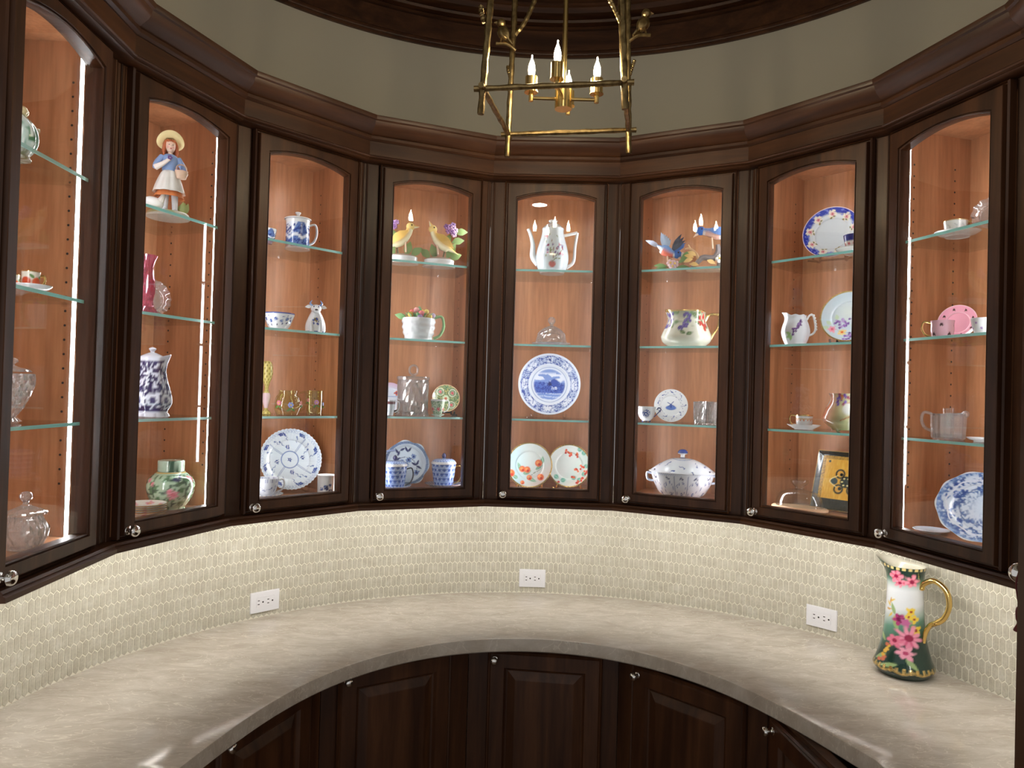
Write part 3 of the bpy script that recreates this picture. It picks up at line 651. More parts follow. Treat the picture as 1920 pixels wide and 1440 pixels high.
# ---------------- cabinet 0: crystal
o, m_ = item('lidded_vase', 'green swirled porcelain vase with ornate gilt stopper on top shelf', 'vase', 0, 2, 24, 270, 0.12)
w, h = 82 * m_, 86 * m_
def fn(X, Z, R, A):
    C = base(X, rgb(196, 218, 212)); s_ = np.sin(A * 7 + Z / h * 5); mixc(C, np.clip(s_, 0, 1) ** 2, rgb(110, 160, 140)); mixc(C, np.clip(np.sin(A * 13 + Z / h * 5), 0, 1) ** 4, rgb(232, 236, 232)); mixc(C, (noisep(A * 3, Z / h * 4, 2.3, 1) - 0.62) * 5, rgb(80, 130, 96)); return C
ware(o, 'body', [(0, 0), (w * 0.34, 0), (w * 0.36, h * 0.05), (w * 0.33, h * 0.1), (w * 0.46, h * 0.3), (w * 0.5, h * 0.5), (w * 0.44, h * 0.75), (w * 0.26, h * 0.95), (w * 0.18, h), (0, h)], fn, mod=relief(14, 0.05, 30))
mb = MB(); g = np.r_[rgb(222, 206, 160), 0.15]
for i in range(7):
    a = i * 0.9; mb.ell((w * 0.2 * math.cos(a), w * 0.14 * math.sin(a), h * 1.09 + 0.004 * math.sin(i * 2.1)), (w * 0.11, w * 0.1, 0.010), g)
mb.tube([(0, 0, h * 0.98), (0, 0, h * 1.1)], 0.007, 10, g); mb.build('stopper', 'glazed_china', o)
handle(o, [(w * 0.42, 0, h * 0.72), (w * 0.52, 0, h * 0.80), (w * 0.50, 0, h * 0.70)], 0.004, rgb(224, 214, 190))
for i, (px, py, yt) in enumerate(((20, 508, 486), (58, 517, 497))):
    o, m_ = item('saucer', ('white saucer under the fruit-painted cup nearer the goblet', 'white saucer under the fruit-painted cup away from goblet')[i], 'saucer', 0, 1, px + 2, py + 16, 0.155 - 0.08 * i, group='fruit cups and saucers')
    ware(o, 'dish', saucer_prof(66 * m_, 0.014), c=WHITE)
    o, m_ = item('teacup', ('small cup painted with orange fruit nearer the goblet', 'small cup painted with orange fruit away from the goblet')[i], 'cup', 0, 1, px, py, 0.155 - 0.08 * i, group='fruit cups and saucers', lift=0.005)
    w, h = 31 * m_, 34 * m_
    def fn(X, Z, R, A):
        C = base(X, rgb(228, 226, 212)); dot(C, X, Z, w * 0.15, h * 0.4, h * 0.26, rgb(214, 92, 52)); dot(C, X, Z, -w * 0.45, h * 0.42, h * 0.25, rgb(206, 80, 50)); leafp(C, X, Z, 0, h * 0.6, h * 0.35, h * 0.1, 2.4, GRN); leafp(C, X, Z, w * 0.2, h * 0.6, h * 0.3, h * 0.1, 0.6, GRN); ringp(C, Z, h * 0.95, h * 1.02, GOLDC, 1.0); return C
    ware(o, 'bowl', cup_prof(w, h, 0.75, 0.95), fn); handle(o, ear(1, w / 2, h * 0.25, h * 0.8, w * 0.3), 0.0026, GOLDC, metal=1.0)
o, m_ = item('goblet', 'clear stemmed glass goblet behind the fruit-painted cups', 'glass', 0, 1, 18, 436, 0.22)
h = 112 * m_; w = 34 * m_
ware(o, 'bowl', [(0, 0.002), (w * 0.4, 0.001), (w * 0.38, 0.004), (0.006, 0.010), (0.005, h * 0.35), (w * 0.3, h * 0.48), (w * 0.46, h * 0.7), (w * 0.40, h), (w * 0.37, h), (w * 0.42, h * 0.7), (w * 0.2, h * 0.5), (0, h * 0.47)], mat='clear_glass', nu=32)
o, m_ = item('cut_crystal_vase', 'tall lidded cut crystal urn on the lowest glass shelf', 'vase', 0, 0, 20, 735, 0.12)
w, h = 76 * m_, 122 * m_
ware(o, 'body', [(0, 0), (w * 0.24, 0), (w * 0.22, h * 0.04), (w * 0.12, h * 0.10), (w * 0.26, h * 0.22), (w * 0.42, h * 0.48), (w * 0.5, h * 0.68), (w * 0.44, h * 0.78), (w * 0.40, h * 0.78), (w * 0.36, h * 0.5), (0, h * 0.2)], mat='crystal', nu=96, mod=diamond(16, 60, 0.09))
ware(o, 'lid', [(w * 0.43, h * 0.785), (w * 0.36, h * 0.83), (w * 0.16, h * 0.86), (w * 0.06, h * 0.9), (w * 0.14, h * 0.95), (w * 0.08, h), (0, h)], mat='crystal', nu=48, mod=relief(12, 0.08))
o, m_ = item('crystal_jar', 'lidded cut crystal jar with faceted finial on the cabinet floor', 'jar', 0, -1, 47, 985, 0.085)
w, h = 76 * m_, 108 * m_
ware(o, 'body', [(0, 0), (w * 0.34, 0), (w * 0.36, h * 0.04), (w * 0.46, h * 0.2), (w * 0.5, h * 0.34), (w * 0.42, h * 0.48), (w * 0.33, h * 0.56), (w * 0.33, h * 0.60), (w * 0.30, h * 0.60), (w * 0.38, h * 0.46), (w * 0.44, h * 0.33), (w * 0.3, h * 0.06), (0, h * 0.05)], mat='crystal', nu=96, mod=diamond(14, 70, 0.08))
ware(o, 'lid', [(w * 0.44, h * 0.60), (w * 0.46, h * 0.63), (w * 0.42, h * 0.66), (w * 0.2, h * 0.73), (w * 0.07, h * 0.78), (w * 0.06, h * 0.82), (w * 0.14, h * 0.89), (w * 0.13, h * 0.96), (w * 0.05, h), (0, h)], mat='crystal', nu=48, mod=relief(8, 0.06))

# ---------------- cabinet 1
o, m_ = item('figurine', 'porcelain girl figurine in straw hat with basket and white goose', 'figurine', 1, 2, 318, 330, 0.105, 0.9)
u = 154 * m_ / 1.66                                    # figure is about 1.66 u tall, worked in hundredths
def q(x, y, z): return (x * u, y * u, z * u)
SK = rgb(238, 204, 184)
ware(o, 'base', [(0, 0), (0.36 * u, 0), (0.40 * u, 0.03 * u), (0.38 * u, 0.10 * u), (0.30 * u, 0.12 * u), (0, 0.12 * u)], lambda X, Z, R, A: (lambda C: (mixc(C, (noisep(X, Z, 60, 3) - 0.4) * 3 * (Z > 0.05 * u), rgb(150, 160, 110)), C)[1])(base(X, rgb(226, 224, 216))), 'bisque')
for s_ in (-1, 1):
    leg = MB().tube([q(s_ * 0.09 + 0.02, -0.06, 0.16), q(s_ * 0.09 + 0.02, -0.03, 0.30), q(s_ * 0.08 + 0.02, -0.02, 0.52)], [0.05 * u, 0.06 * u, 0.065 * u], 12, rgb(222, 226, 234)); leg.ell(q(s_ * 0.10 + 0.02, -0.11, 0.145), (0.05 * u, 0.11 * u, 0.04 * u), rgb(200, 206, 222)); leg.build('leg', 'bisque', o)
ware(o, 'underskirt', [(0.16 * u, 0.66 * u), (0.25 * u, 0.48 * u), (0.28 * u, 0.42 * u), (0.24 * u, 0.44 * u), (0.1 * u, 0.6 * u)], mat='bisque', c=rgb(214, 130, 78), mod=relief(9, 0.10))
def fn(X, Z, R, A):
    return base(X, rgb(228, 226, 222))
ware(o, 'dress', [(0.05 * u, 0.96 * u), (0.13 * u, 0.95 * u), (0.19 * u, 0.84 * u), (0.25 * u, 0.68 * u), (0.29 * u, 0.54 * u), (0.30 * u, 0.52 * u), (0.26 * u, 0.53 * u), (0.1 * u, 0.8 * u)], fn, 'bisque', mod=relief(9, 0.09))
ware(o, 'bodice', [(0.05 * u, 1.30 * u), (0.10 * u, 1.29 * u), (0.155 * u, 1.22 * u), (0.145 * u, 1.06 * u), (0.13 * u, 0.94 * u), (0.0, 0.93 * u)], mat='bisque', c=rgb(134, 164, 214), mod=lambda r, z, a: (r * (1 - 0.22 * np.abs(np.cos(a))), z))
for s_, pts in ((-1, [(-0.14, 0, 1.24), (-0.25, -0.04, 1.06), (-0.27, -0.08, 0.98), (-0.15, -0.15, 1.05), (-0.03, -0.17, 1.16)]), (1, [(0.14, 0, 1.24), (0.23, -0.02, 1.08), (0.28, -0.06, 0.94), (0.24, -0.14, 0.90), (0.18, -0.18, 0.93)])):
    P = [q(*p) for p in pts]; mb = MB().tube(P[:3], [0.06 * u, 0.065 * u, 0.05 * u], 10, rgb(140, 168, 216)).tube(P[2:], [0.06 * u, 0.045 * u, 0.03 * u], 10, rgb(236, 226, 220)); mb.ell(P[-1], (0.035 * u, 0.03 * u, 0.04 * u), SK)
    for f_ in range(4): mb.tube([P[-1], np.array(P[-1]) + np.array(q(0.02 * (f_ - 1.5), -0.03, 0.03 - 0.02 * abs(f_ - 1.5)))], 0.008 * u, 6, SK)
    mb.build('arm', 'bisque', o)
mb = MB().tube([q(0, 0, 1.26), q(0, -0.01, 1.36)], 0.045 * u, 10, SK)
P, A, R_, Z_ = lathe_pts([(0, -0.115), (0.05, -0.105), (0.085, -0.06), (0.098, 0.0), (0.094, 0.06), (0.06, 0.105), (0, 0.118)], 40, 30); P = P * u * np.array([0.92, 1.0, 1.1]); X, Zz = P[..., 0] / u, P[..., 2] / u
C = base(X, SK); fr = (P[..., 1] < 0)
for s_ in (-1, 1): dot(C, np.where(fr, X, 9), Zz, s_ * 0.036, 0.012, 0.013, rgb(70, 60, 70)); dot(C, np.where(fr, X, 9), Zz, s_ * 0.05, -0.035, 0.022, rgb(236, 176, 160), 0.9)
dot(C, np.where(fr, X, 9), Zz, 0, -0.06, 0.016, rgb(200, 96, 92))
mb.grid(P + np.array(q(0, -0.02, 1.46)), C); mb.ell(q(0, -0.125, 1.455), (0.014 * u, 0.02 * u, 0.02 * u), SK); mb.build('head', 'bisque', o)
mb = MB()
for i in range(13):
    a = math.radians(-20 + i * 18.5); x, y = 0.105 * math.cos(a), 0.09 * math.sin(a)
    if y > -0.03: mb.tube([q(x * 0.7, y * 0.6, 1.57), q(x, y, 1.48), q(x * 1.15, y + 0.02, 1.36), q(x * 1.05, y + 0.01, 1.27)], [0.035 * u, 0.04 * u, 0.035 * u, 0.015 * u], 8, rgb(184, 96, 56))
for x in (-0.06, -0.02, 0.02, 0.06): mb.ell(q(x, -0.095, 1.555), (0.026 * u, 0.02 * u, 0.03 * u), rgb(190, 104, 62))
mb.build('hair', 'bisque', o)
hat = ware(o, 'straw_hat', [(0, 0.10 * u), (0.06 * u, 0.10 * u), (0.11 * u, 0.06 * u), (0.12 * u, 0.0), (0.20 * u, 0.0), (0.25 * u, 0.02 * u), (0.252 * u, 0.03 * u), (0.2 * u, 0.014 * u), (0.13 * u, 0.015 * u)], mat='bisque', c=rgb(236, 220, 164), mod=lambda r, z, a: (r, z + 0.25 * np.maximum(r - 0.12 * u, 0) * np.cos(2 * a)))
hat.location = q(0, 0.05, 1.56); hat.rotation_euler = (-0.65, 0, 0)
bk = MB(); P, A, R_, Z_ = lathe_pts([(0, 0), (0.085 * u, 0), (0.12 * u, 0.15 * u), (0.125 * u, 0.16 * u), (0.11 * u, 0.15 * u), (0, 0.12 * u)], 40, 24, mod=relief(20, 0.03)); bk.grid(P * np.array([1, 0.75, 1]) + np.array(q(0.2, -0.16, 0.80)), rgb(222, 190, 166))
for i in range(8): bk.ell(q(0.2 + 0.09 * math.cos(i * 0.8), -0.16 + 0.06 * math.sin(i * 0.8), 0.955), (0.03 * u, 0.03 * u, 0.025 * u), PURP if i % 2 else LILAC)
bk.tube([q(0.1, -0.16, 0.95), q(0.12, -0.16, 1.05), q(0.2, -0.16, 1.09), q(0.28, -0.16, 1.05), q(0.3, -0.16, 0.95)], 0.013 * u, 8, rgb(212, 176, 150)); bk.build('basket', 'bisque', o)
fl = MB()
for i in range(5): fl.ell(q(-0.02 + 0.03 * math.cos(i * 1.26), -0.20, 1.19 + 0.03 * math.sin(i * 1.26)), (0.02 * u, 0.015 * u, 0.02 * u), PURP)
fl.build('posy', 'bisque', o)
gs = MB().ell(q(-0.27, -0.05, 0.27), (0.19 * u, 0.11 * u, 0.12 * u), rgb(240, 240, 238), (0.25, 'Y')).tube([q(-0.16, -0.06, 0.31), q(-0.11, -0.08, 0.44), q(-0.14, -0.08, 0.60), q(-0.11, -0.10, 0.66)], [0.075 * u, 0.045 * u, 0.035 * u, 0.04 * u], 10, rgb(244, 244, 240))
gs.ell(q(-0.10, -0.10, 0.67), (0.055 * u, 0.042 * u, 0.042 * u), rgb(244, 244, 240)).tube([q(-0.06, -0.11, 0.67), q(0.03, -0.13, 0.70)], [0.025 * u, 0.008 * u], 8, rgb(228, 168, 70)).tube([q(-0.40, -0.04, 0.28), q(-0.50, -0.02, 0.34)], [0.07 * u, 0.015 * u], 8, rgb(232, 232, 230)); gs.build('goose', 'bisque', o)
gr = MB()
for i, (x, y, a) in enumerate(((0.22, -0.02, 0.4), (0.26, 0.02, 0.9), (0.18, 0.05, 0.1), (0.24, -0.06, 1.3), (0.3, 0.0, 0.6))): gr.leaf(q(x, y, 0.11), (math.cos(a) * 0.3, 0, 1), 0.26 * u, 0.10 * u, rgb(176, 188, 128))
gr.build('foliage', 'bisque', o)

o, m_ = item('scalloped_dish', 'clear pressed glass dish with scalloped rim standing behind the cranberry vase', 'dish', 1, 1, 282, 515, 0.20)
plate(o, 'dish', 36 * m_, 0.016, lambda x, z, r, a: base(x, WHITE[:3]), 0.2, scallop=lambda a: 1 + 0.03 * np.cos(18 * a), nu=108, mat='crystal')
o, m_ = item('cranberry_vase', 'ruffled cranberry pink glass vase on the middle shelf', 'vase', 1, 1, 276, 525, 0.10)
w, h = 40 * m_, 113 * m_
ware(o, 'body', [(0, 0), (w * 0.48, 0), (w * 0.5, h * 0.03), (w * 0.3, h * 0.14), (w * 0.26, h * 0.22), (w * 0.36, h * 0.4), (w * 0.3, h * 0.62), (w * 0.24, h * 0.8), (w * 0.40, h), (w * 0.36, h), (w * 0.2, h * 0.8), (w * 0.24, h * 0.6), (w * 0.28, h * 0.4), (0, h * 0.2)], mat='cranberry_glass', nu=64, mod=relief(8, 0.12, 20))
ware(o, 'crystal_foot', [(0, 0), (w * 0.62, 0), (w * 0.64, h * 0.02), (w * 0.4, h * 0.045), (0, h * 0.05)], mat='crystal', nu=48, mod=relief(10, 0.1))
o, m_ = item('transferware_pitcher', 'dark blue transferware pitcher with white spout and panelled sides', 'pitcher', 1, 0, 284, 722, 0.10, 0.9)
w, h = 72 * m_, 122 * m_
def fn(X, Z, R, A):
    C = base(X, rgb(222, 226, 240)); v = noisep(X, Z, 230, 2) * 0.6 + noisep(X, Z, 480, 5) * 0.4
    mixc(C, (v - 0.40) * 9 * ((Z > h * 0.12) & (Z < h * 0.86)), rgb(44, 40, 84))
    for z0 in (0.1, 0.42, 0.62, 0.84): ringp(C, Z, h * z0, h * (z0 + 0.012), rgb(52, 48, 96))
    for i in range(-2, 3): dot(C, X, Z, i * w * 0.32, h * 0.28, w * 0.14, rgb(226, 230, 242)); dot(C, X, Z, i * w * 0.32, h * 0.26, w * 0.08, rgb(60, 54, 100))
    ringp(C, Z, -0.01, h * 0.07, rgb(226, 228, 240)); mixc(C, (np.sin(A * 10) - 0.6) * (Z < h * 0.07), rgb(60, 54, 100)); return C
oct_ = lambda r, z, a: (r * (1 - 0.03 * np.cos(8 * a)) * (1 + 0.5 * np.clip((z / h - 0.7) / 0.3, 0, 1) ** 1.5 * np.clip(np.cos(a - 1.57), 0, 1) ** 4), z + h * 0.08 * np.clip((z / h - 0.7) / 0.3, 0, 1) * np.clip(np.cos(a - 1.57), 0, 1) ** 3)
ware(o, 'body', [(0, 0), (w * 0.42, 0), (w * 0.44, h * 0.05), (w * 0.40, h * 0.09), (w * 0.5, h * 0.2), (w * 0.49, h * 0.34), (w * 0.38, h * 0.58), (w * 0.34, h * 0.72), (w * 0.36, h * 0.92), (w * 0.33, h * 0.92), (w * 0.3, h * 0.7), (w * 0.3, h * 0.5), (0, h * 0.2)], fn, mod=oct_)
ware(o, 'lid', [(w * 0.33, h * 0.86), (w * 0.28, h * 0.93), (w * 0.12, h * 0.98), (w * 0.05, h), (w * 0.09, h * 1.05), (0, h * 1.08)], fn)
handle(o, ear(-1, w * 0.4, h * 0.3, h * 0.85, w * 0.3), 0.005, rgb(210, 214, 232))
o, m_ = item('ginger_jar', 'pale green ginger jar painted with pink peony and leaves', 'jar', 1, -1, 320, 905, 0.140, 0.9)
w, h = 83 * m_, 90 * m_
def fn(X, Z, R, A):
    C = base(X, rgb(176, 206, 178)); mixc(C, (noisep(X, Z, 120, 4) - 0.56) * 9 * (Z < h * 0.72), rgb(84, 128, 88)); mixc(C, (noisep(X, Z, 150, 9) - 0.66) * 9 * (Z < h * 0.72), rgb(60, 88, 70))
    for x, z, r in ((0.02, 0.32, 0.13), (-0.05, 0.40, 0.08), (-0.42, 0.55, 0.06), (0.5, 0.62, 0.07), (-0.55, 0.6, 0.07), (0.4, 0.66, 0.05), (-0.75, 0.3, 0.1)): flower(C, X, Z, x * w, z * h, r * w, PINK, rgb(226, 120, 140), 7, 0.3, ROSE)
    leafp(C, X, Z, -0.02 * w, 0.64 * h, 0.22 * w, 0.05 * w, -0.1, rgb(40, 44, 96)); leafp(C, X, Z, 0.12 * w, 0.64 * h, 0.14 * w, 0.04 * w, 0.7, rgb(40, 44, 96)); linep(C, X, Z, [(0.25 * w, 0.15 * h), (0.3 * w, 0.4 * h), (0.42 * w, 0.62 * h)], 0.0012, rgb(70, 80, 64))
    ringp(C, Z, h * 0.745, h * 0.765, rgb(214, 170, 90)); return C
ware(o, 'body', [(0, 0), (w * 0.30, 0), (w * 0.31, h * 0.03), (w * 0.42, h * 0.18), (w * 0.5, h * 0.42), (w * 0.46, h * 0.62), (w * 0.32, h * 0.74), (w * 0.27, h * 0.77), (0, h * 0.78)], fn)
ware(o, 'lid', [(w * 0.275, h * 0.775), (w * 0.28, h * 0.80), (w * 0.28, h * 0.98), (w * 0.265, h), (0, h)], lambda X, Z, R, A: (lambda C: (mixc(C, (noisep(X, Z, 150, 3) - 0.58) * 8 * (np.abs(X - 0.01) < w * 0.16), rgb(70, 100, 80)), C)[1])(base(X, rgb(190, 214, 192))), nv=24, sm=False)
for i in range(4):
    o, m_ = item('dessert_plate', ('lowest plate of the stack in front of the ginger jar', 'second plate up in the stack before the ginger jar', 'third plate up in the stack before the ginger jar', 'topmost pink-flowered plate of the stack before the ginger jar')[i], 'plate', 1, -1, 268, 955, 0.116, group='stacked gilt-edged plates', lift=i * 0.0062)
    R_ = 42 * m_
    def fn(X, Z, R, A):
        x, y = R * np.sin(A), R * np.cos(A); C = base(X, rgb(236, 232, 226))
        for j in range(7): flower(C, x, y, R_ * 0.72 * math.cos(j * 0.9), R_ * 0.72 * math.sin(j * 0.9), R_ * 0.2, PINK, YEL, 5, j, ROSE)
        ringp(C, R, R_ * 0.965, R_ * 1.1, GOLDC, 1.0); return C
    ware(o, 'dish', saucer_prof(2 * R_, 0.014), fn, nu=64)

# ---------------- cabinet 2
def willow(C, X, Z, w, h):
    """blue landscape: hill, trees, water lines"""
    mixc(C, ((0.46 + 0.26 * np.sin(X / w * 7 + 1)) * h - np.abs(Z - 0.28 * h)) / (0.05 * h), rgb(96, 126, 190)); mixc(C, (noisep(X, Z, 260, 6) - 0.5) * 8 * (Z < 0.8 * h), rgb(36, 58, 130)); mixc(C, (0.06 * h - np.abs(Z - 0.42 * h + 0.05 * h * np.sin(X * 150))) / (0.02 * h), rgb(228, 234, 246))
o, m_ = item('bowl', 'small blue and white landscape bowl beside the covered mug', 'bowl', 2, 2, 503, 432, 0.12)
w, h = 30 * m_, 28 * m_
ware(o, 'dish', cup_prof(w, h, 0.5, 0.85), lambda X, Z, R, A: (lambda C: (willow(C, X, Z, w, h), C)[1])(base(X, WHITE[:3])))
o, m_ = item('covered_mug', 'blue and white landscape mug with a knobbed lid', 'mug', 2, 2, 558, 440, 0.13, 0.8)
w, h = 45 * m_, 56 * m_
def fn(X, Z, R, A):
    C = base(X, rgb(226, 234, 246)); willow(C, X, Z, w, h); ringp(C, Z, -0.01, h * 0.06, WHITE[:3]); ringp(C, Z, h * 0.88, h * 1.1, WHITE[:3])
    return C
ware(o, 'body', [(0, 0), (w * 0.46, 0), (w * 0.5, h * 0.03), (w * 0.48, h * 0.1), (w * 0.48, h * 0.9), (w * 0.5, h), (w * 0.45, h), (w * 0.43, h * 0.2), (0, h * 0.1)], fn)
ware(o, 'lid', [(w * 0.54, h * 1.0), (w * 0.54, h * 1.03), (w * 0.46, h * 1.06), (w * 0.14, h * 1.10), (w * 0.06, h * 1.14), (w * 0.12, h * 1.24), (w * 0.06, h * 1.27), (0, h * 1.27)], c=WHITE)
handle(o, ear(1, w / 2, h * 0.2, h * 0.85, w * 0.28), 0.004, WHITE)
o, m_ = item('bowl', 'blue flowered white bowl beside the cow creamer', 'bowl', 2, 1, 523, 598, 0.11)
w, h = 57 * m_, 32 * m_
def fn(X, Z, R, A):
    C = base(X, WHITE[:3])
    for i in range(-4, 5):
        flower(C, X, Z, i * w * 0.19, h * (0.5 + 0.12 * (i % 2)), w * 0.075, BLUE, PBLUE, 6, i); leafp(C, X, Z, i * w * 0.19, h * 0.35, w * 0.09, w * 0.03, 0.8 * i, NAVY); leafp(C, X, Z, i * w * 0.19, h * 0.75, w * 0.09, w * 0.025, 1.8 * i, BLUE)
    ringp(C, Z, h * 0.93, h * 1.05, BLUE); return C
ware(o, 'dish', [(0, 0), (w * 0.26, 0), (w * 0.27, h * 0.08), (w * 0.36, h * 0.3), (w * 0.45, h * 0.7), (w * 0.5, h), (w * 0.48, h), (w * 0.42, h * 0.7), (w * 0.3, h * 0.3), (0, h * 0.15)], fn, mod=relief(8, 0.03))
o, m_ = item('cow_creamer', 'white seated cow creamer with blue flower on its chest', 'creamer', 2, 1, 592, 595, 0.10, 0.9)
u = 62 * m_
def fn(X, Z, R, A):
    C = base(X, WHITE[:3]); flower(C, X, Z, 0, u * 0.40, u * 0.09, rgb(120, 110, 60), None, 5)
    for i in range(5): flower(C, X, Z, u * 0.10 * math.cos(i * 1.3), u * (0.34 + 0.08 * math.sin(i * 1.3)), u * 0.05, BLUE, None, 5)
    ringp(C, Z, -1, u * 0.06, BLUE); return C
ware(o, 'body', [(0, 0), (u * 0.26, 0), (u * 0.30, u * 0.1), (u * 0.29, u * 0.28), (u * 0.22, u * 0.48), (u * 0.15, u * 0.62), (u * 0.10, u * 0.7), (0, u * 0.72)], fn)
mb = MB().ell((0, -u * 0.07, u * 0.74), (u * 0.16, u * 0.17, u * 0.13), WHITE).ell((0, -u * 0.20, u * 0.68), (u * 0.105, u * 0.10, u * 0.085), WHITE).ell((0, -u * 0.285, u * 0.69), (u * 0.05, u * 0.03, u * 0.03), rgb(60, 50, 60))
for s_ in (-1, 1): mb.ell((s_ * u * 0.07, -u * 0.20, u * 0.79), (u * 0.022, u * 0.02, u * 0.026), NAVY)
mb.build('head', 'glazed_china', o)
for s_ in (-1, 1):
    MB().tube([(s_ * u * 0.09, 0, u * 0.83), (s_ * u * 0.17, 0, u * 0.90), (s_ * u * 0.12, 0, u * 1.0)], [u * 0.035, u * 0.03, u * 0.008], 8, PBLUE, samples=12).build('horn', 'glazed_china', o)
    MB().leaf((s_ * u * 0.12, 0, u * 0.80), (s_, 0, -0.1), u * 0.20, u * 0.12, WHITE).build('ear', 'glazed_china', o)
    MB().tube([(s_ * u * 0.13, -u * 0.2, u * 0.34), (s_ * u * 0.13, -u * 0.28, u * 0.16), (s_ * u * 0.12, -u * 0.30, u * 0.03)], [u * 0.07, u * 0.06, u * 0.07], 10, WHITE).build('foreleg', 'glazed_china', o)
def enamelled(par, prof, w, h, spots, nu=48):
    """clear glass vessel with raised enamel flowers"""
    b_ = ware(par, 'body', prof, mat='yellow_glass', nu=nu, nv=40)
    r = max(p[0] for p in prof)
    for i, (a, z, s_, c) in enumerate(spots):
        mb = MB(); n_ = np.array([math.sin(a), -math.cos(a), 0]); t_ = np.array([math.cos(a), math.sin(a), 0]); ctr = n_ * r * 1.0 + np.array([0, 0, z])
        for j in range(6):
            an = j * PI / 3; mb.ell(ctr + (t_ * math.cos(an) + np.array([0, 0, 1]) * math.sin(an)) * s_ * 0.6, (s_ * 0.42, s_ * 0.42, s_ * 0.42), c, nu=8, nv=6)
        mb.ell(ctr, (s_ * 0.35,) * 3, YEL, nu=8, nv=6)
        for sg in (-1, 1): mb.leaf(ctr - np.array([0, 0, s_]), t_ * sg - np.array([0, 0, 0.8]), s_ * 1.8, s_ * 0.7, GRN, n_)
        mb.build('enamel_flower', 'glazed_china', par)
o, m_ = item('glass_jug', 'yellow tinted glass jug with enamelled flowers', 'jug', 2, 0, 540, 755, 0.11)
w, h = 50 * m_, 46 * m_
enamelled(o, [(0, 0), (w * 0.36, 0), (w * 0.42, h * 0.06), (w * 0.5, h * 0.35), (w * 0.44, h * 0.72), (w * 0.34, h * 0.86), (w * 0.36, h), (w * 0.34, h), (w * 0.32, h * 0.85), (w * 0.46, h * 0.35), (0, h * 0.08)], w, h, [(-0.9, h * 0.5, w * 0.10, rgb(222, 130, 150)), (0.0, h * 0.42, w * 0.11, rgb(150, 160, 214)), (1.0, h * 0.5, w * 0.08, rgb(222, 150, 150))])
handle(o, ear(1, w * 0.46, h * 0.15, h * 0.9, w * 0.22), 0.0035, mat='yellow_glass')
o, m_ = item('glass_tumbler', 'yellow tinted glass tumbler with enamelled flower beside the jug', 'tumbler', 2, 0, 590, 753, 0.11)
w, h = 31 * m_, 46 * m_
enamelled(o, [(0, 0), (w * 0.46, 0), (w * 0.47, h * 0.08), (w * 0.5, h), (w * 0.47, h), (w * 0.44, h * 0.1), (0, h * 0.08)], w, h, [(0.0, h * 0.52, w * 0.15, rgb(196, 150, 196)), (-1.1, h * 0.6, w * 0.11, rgb(222, 140, 160)), (1.2, h * 0.45, w * 0.11, rgb(140, 160, 210))])
o, m_ = item('gilt_vase', 'slender gilt vase with oval medallion beside the glass jug', 'vase', 2, 0, 500, 720, 0.17)
w, h = 22 * m_, 100 * m_
def fn(X, Z, R, A):
    C = base(X, rgb(206, 190, 110)); mixc(C, (np.sin(A * 8) * np.sin(Z / h * 60)), rgb(120, 104, 40)); mixc(C, ((Z < h * 0.4) & (Z > h * 0.12)) * 1.0, rgb(220, 190, 196)); return C
ware(o, 'body', [(0, 0), (w * 0.4, 0), (w * 0.4, h * 0.04), (w * 0.16, h * 0.1), (w * 0.3, h * 0.25), (w * 0.34, h * 0.36), (w * 0.16, h * 0.46), (w * 0.2, h * 0.55), (w * 0.48, h * 0.75), (w * 0.42, h * 0.94), (w * 0.2, h), (0, h)], fn)
R_ = 0.0
def fluted(x, z, r, a, R_):
    C = base(x, rgb(222, 232, 242)); 
    lat = np.maximum(np.abs(np.sin(a * 30 + r * 30)), np.abs(np.sin(a * 30 - r * 30))); mixc(C, (0.45 - np.minimum(np.abs(np.sin(a * 30 + r * 26)), np.abs(np.sin(a * 30 - r * 26)))) * 2 * (r > 0.86) * (r < 0.97), rgb(130, 162, 206))
    for i in range(8):
        an = i * PI / 4 + 0.3
        for j in range(3):
            for l_ in range(2): dot(C, x, z, R_ * (0.84 + 0.05 * l_) * math.cos(an + (j - 1 + 0.5 * l_) * 0.075), R_ * (0.84 + 0.05 * l_) * math.sin(an + (j - 1 + 0.5 * l_) * 0.075), R_ * 0.030, BLUE)
    ringp(C, r * R_, R_ * 0.250, R_ * 0.288, rgb(88, 116, 182)); flower(C, x, z, 0, 0, R_ * 0.075, BLUE, WHITE[:3], 5)
    for i in range(4):
        an = i * PI / 2 + 0.15; cx, cz = R_ * 0.42 * math.cos(an), R_ * 0.42 * math.sin(an); flower(C, x, z, cx, cz, R_ * 0.085, BLUE, WHITE[:3], 6)
        an2 = an + PI / 4
        for o_ in (-0.06, 0.06): linep(C, x, z, [(R_ * 0.3 * math.cos(an2 + o_), R_ * 0.3 * math.sin(an2 + o_)), (R_ * 0.82 * math.cos(an2 + o_ * 0.4), R_ * 0.82 * math.sin(an2 + o_ * 0.4))], R_ * 0.009, rgb(140, 158, 196))
        for rr, aa in ((0.68, -0.5), (0.72, 0.0), (0.68, 0.5), (0.58, 0.3)): sprig(C, x, z, R_ * rr * math.cos(an + aa), R_ * rr * math.sin(an + aa), R_ * 0.085, rgb(76, 104, 168), an + aa)
    return C
o, m_ = item('fluted_plate', 'large white plate with blue sprigs and pierced lace rim', 'plate', 2, -1, 544, 862, 0.19, 0.55)
R_ = 57 * m_; plate(o, 'dish', R_, 0.020, lambda x, z, r, a: fluted(x, z, r, a, R_), 0.22, scallop=lambda a: 1 + 0.012 * np.cos(48 * a), nu=192, well=0.66, lip=0.010)
stand(2, -1, 544, 862, 0.19, R_, 'clear plastic easel under the large blue sprigged plate', 'clear_glass', 0.22, 0.55)
o, m_ = item('saucer', 'white saucer with lace rim before the large blue sprigged plate', 'saucer', 2, -1, 499, 925, 0.104)
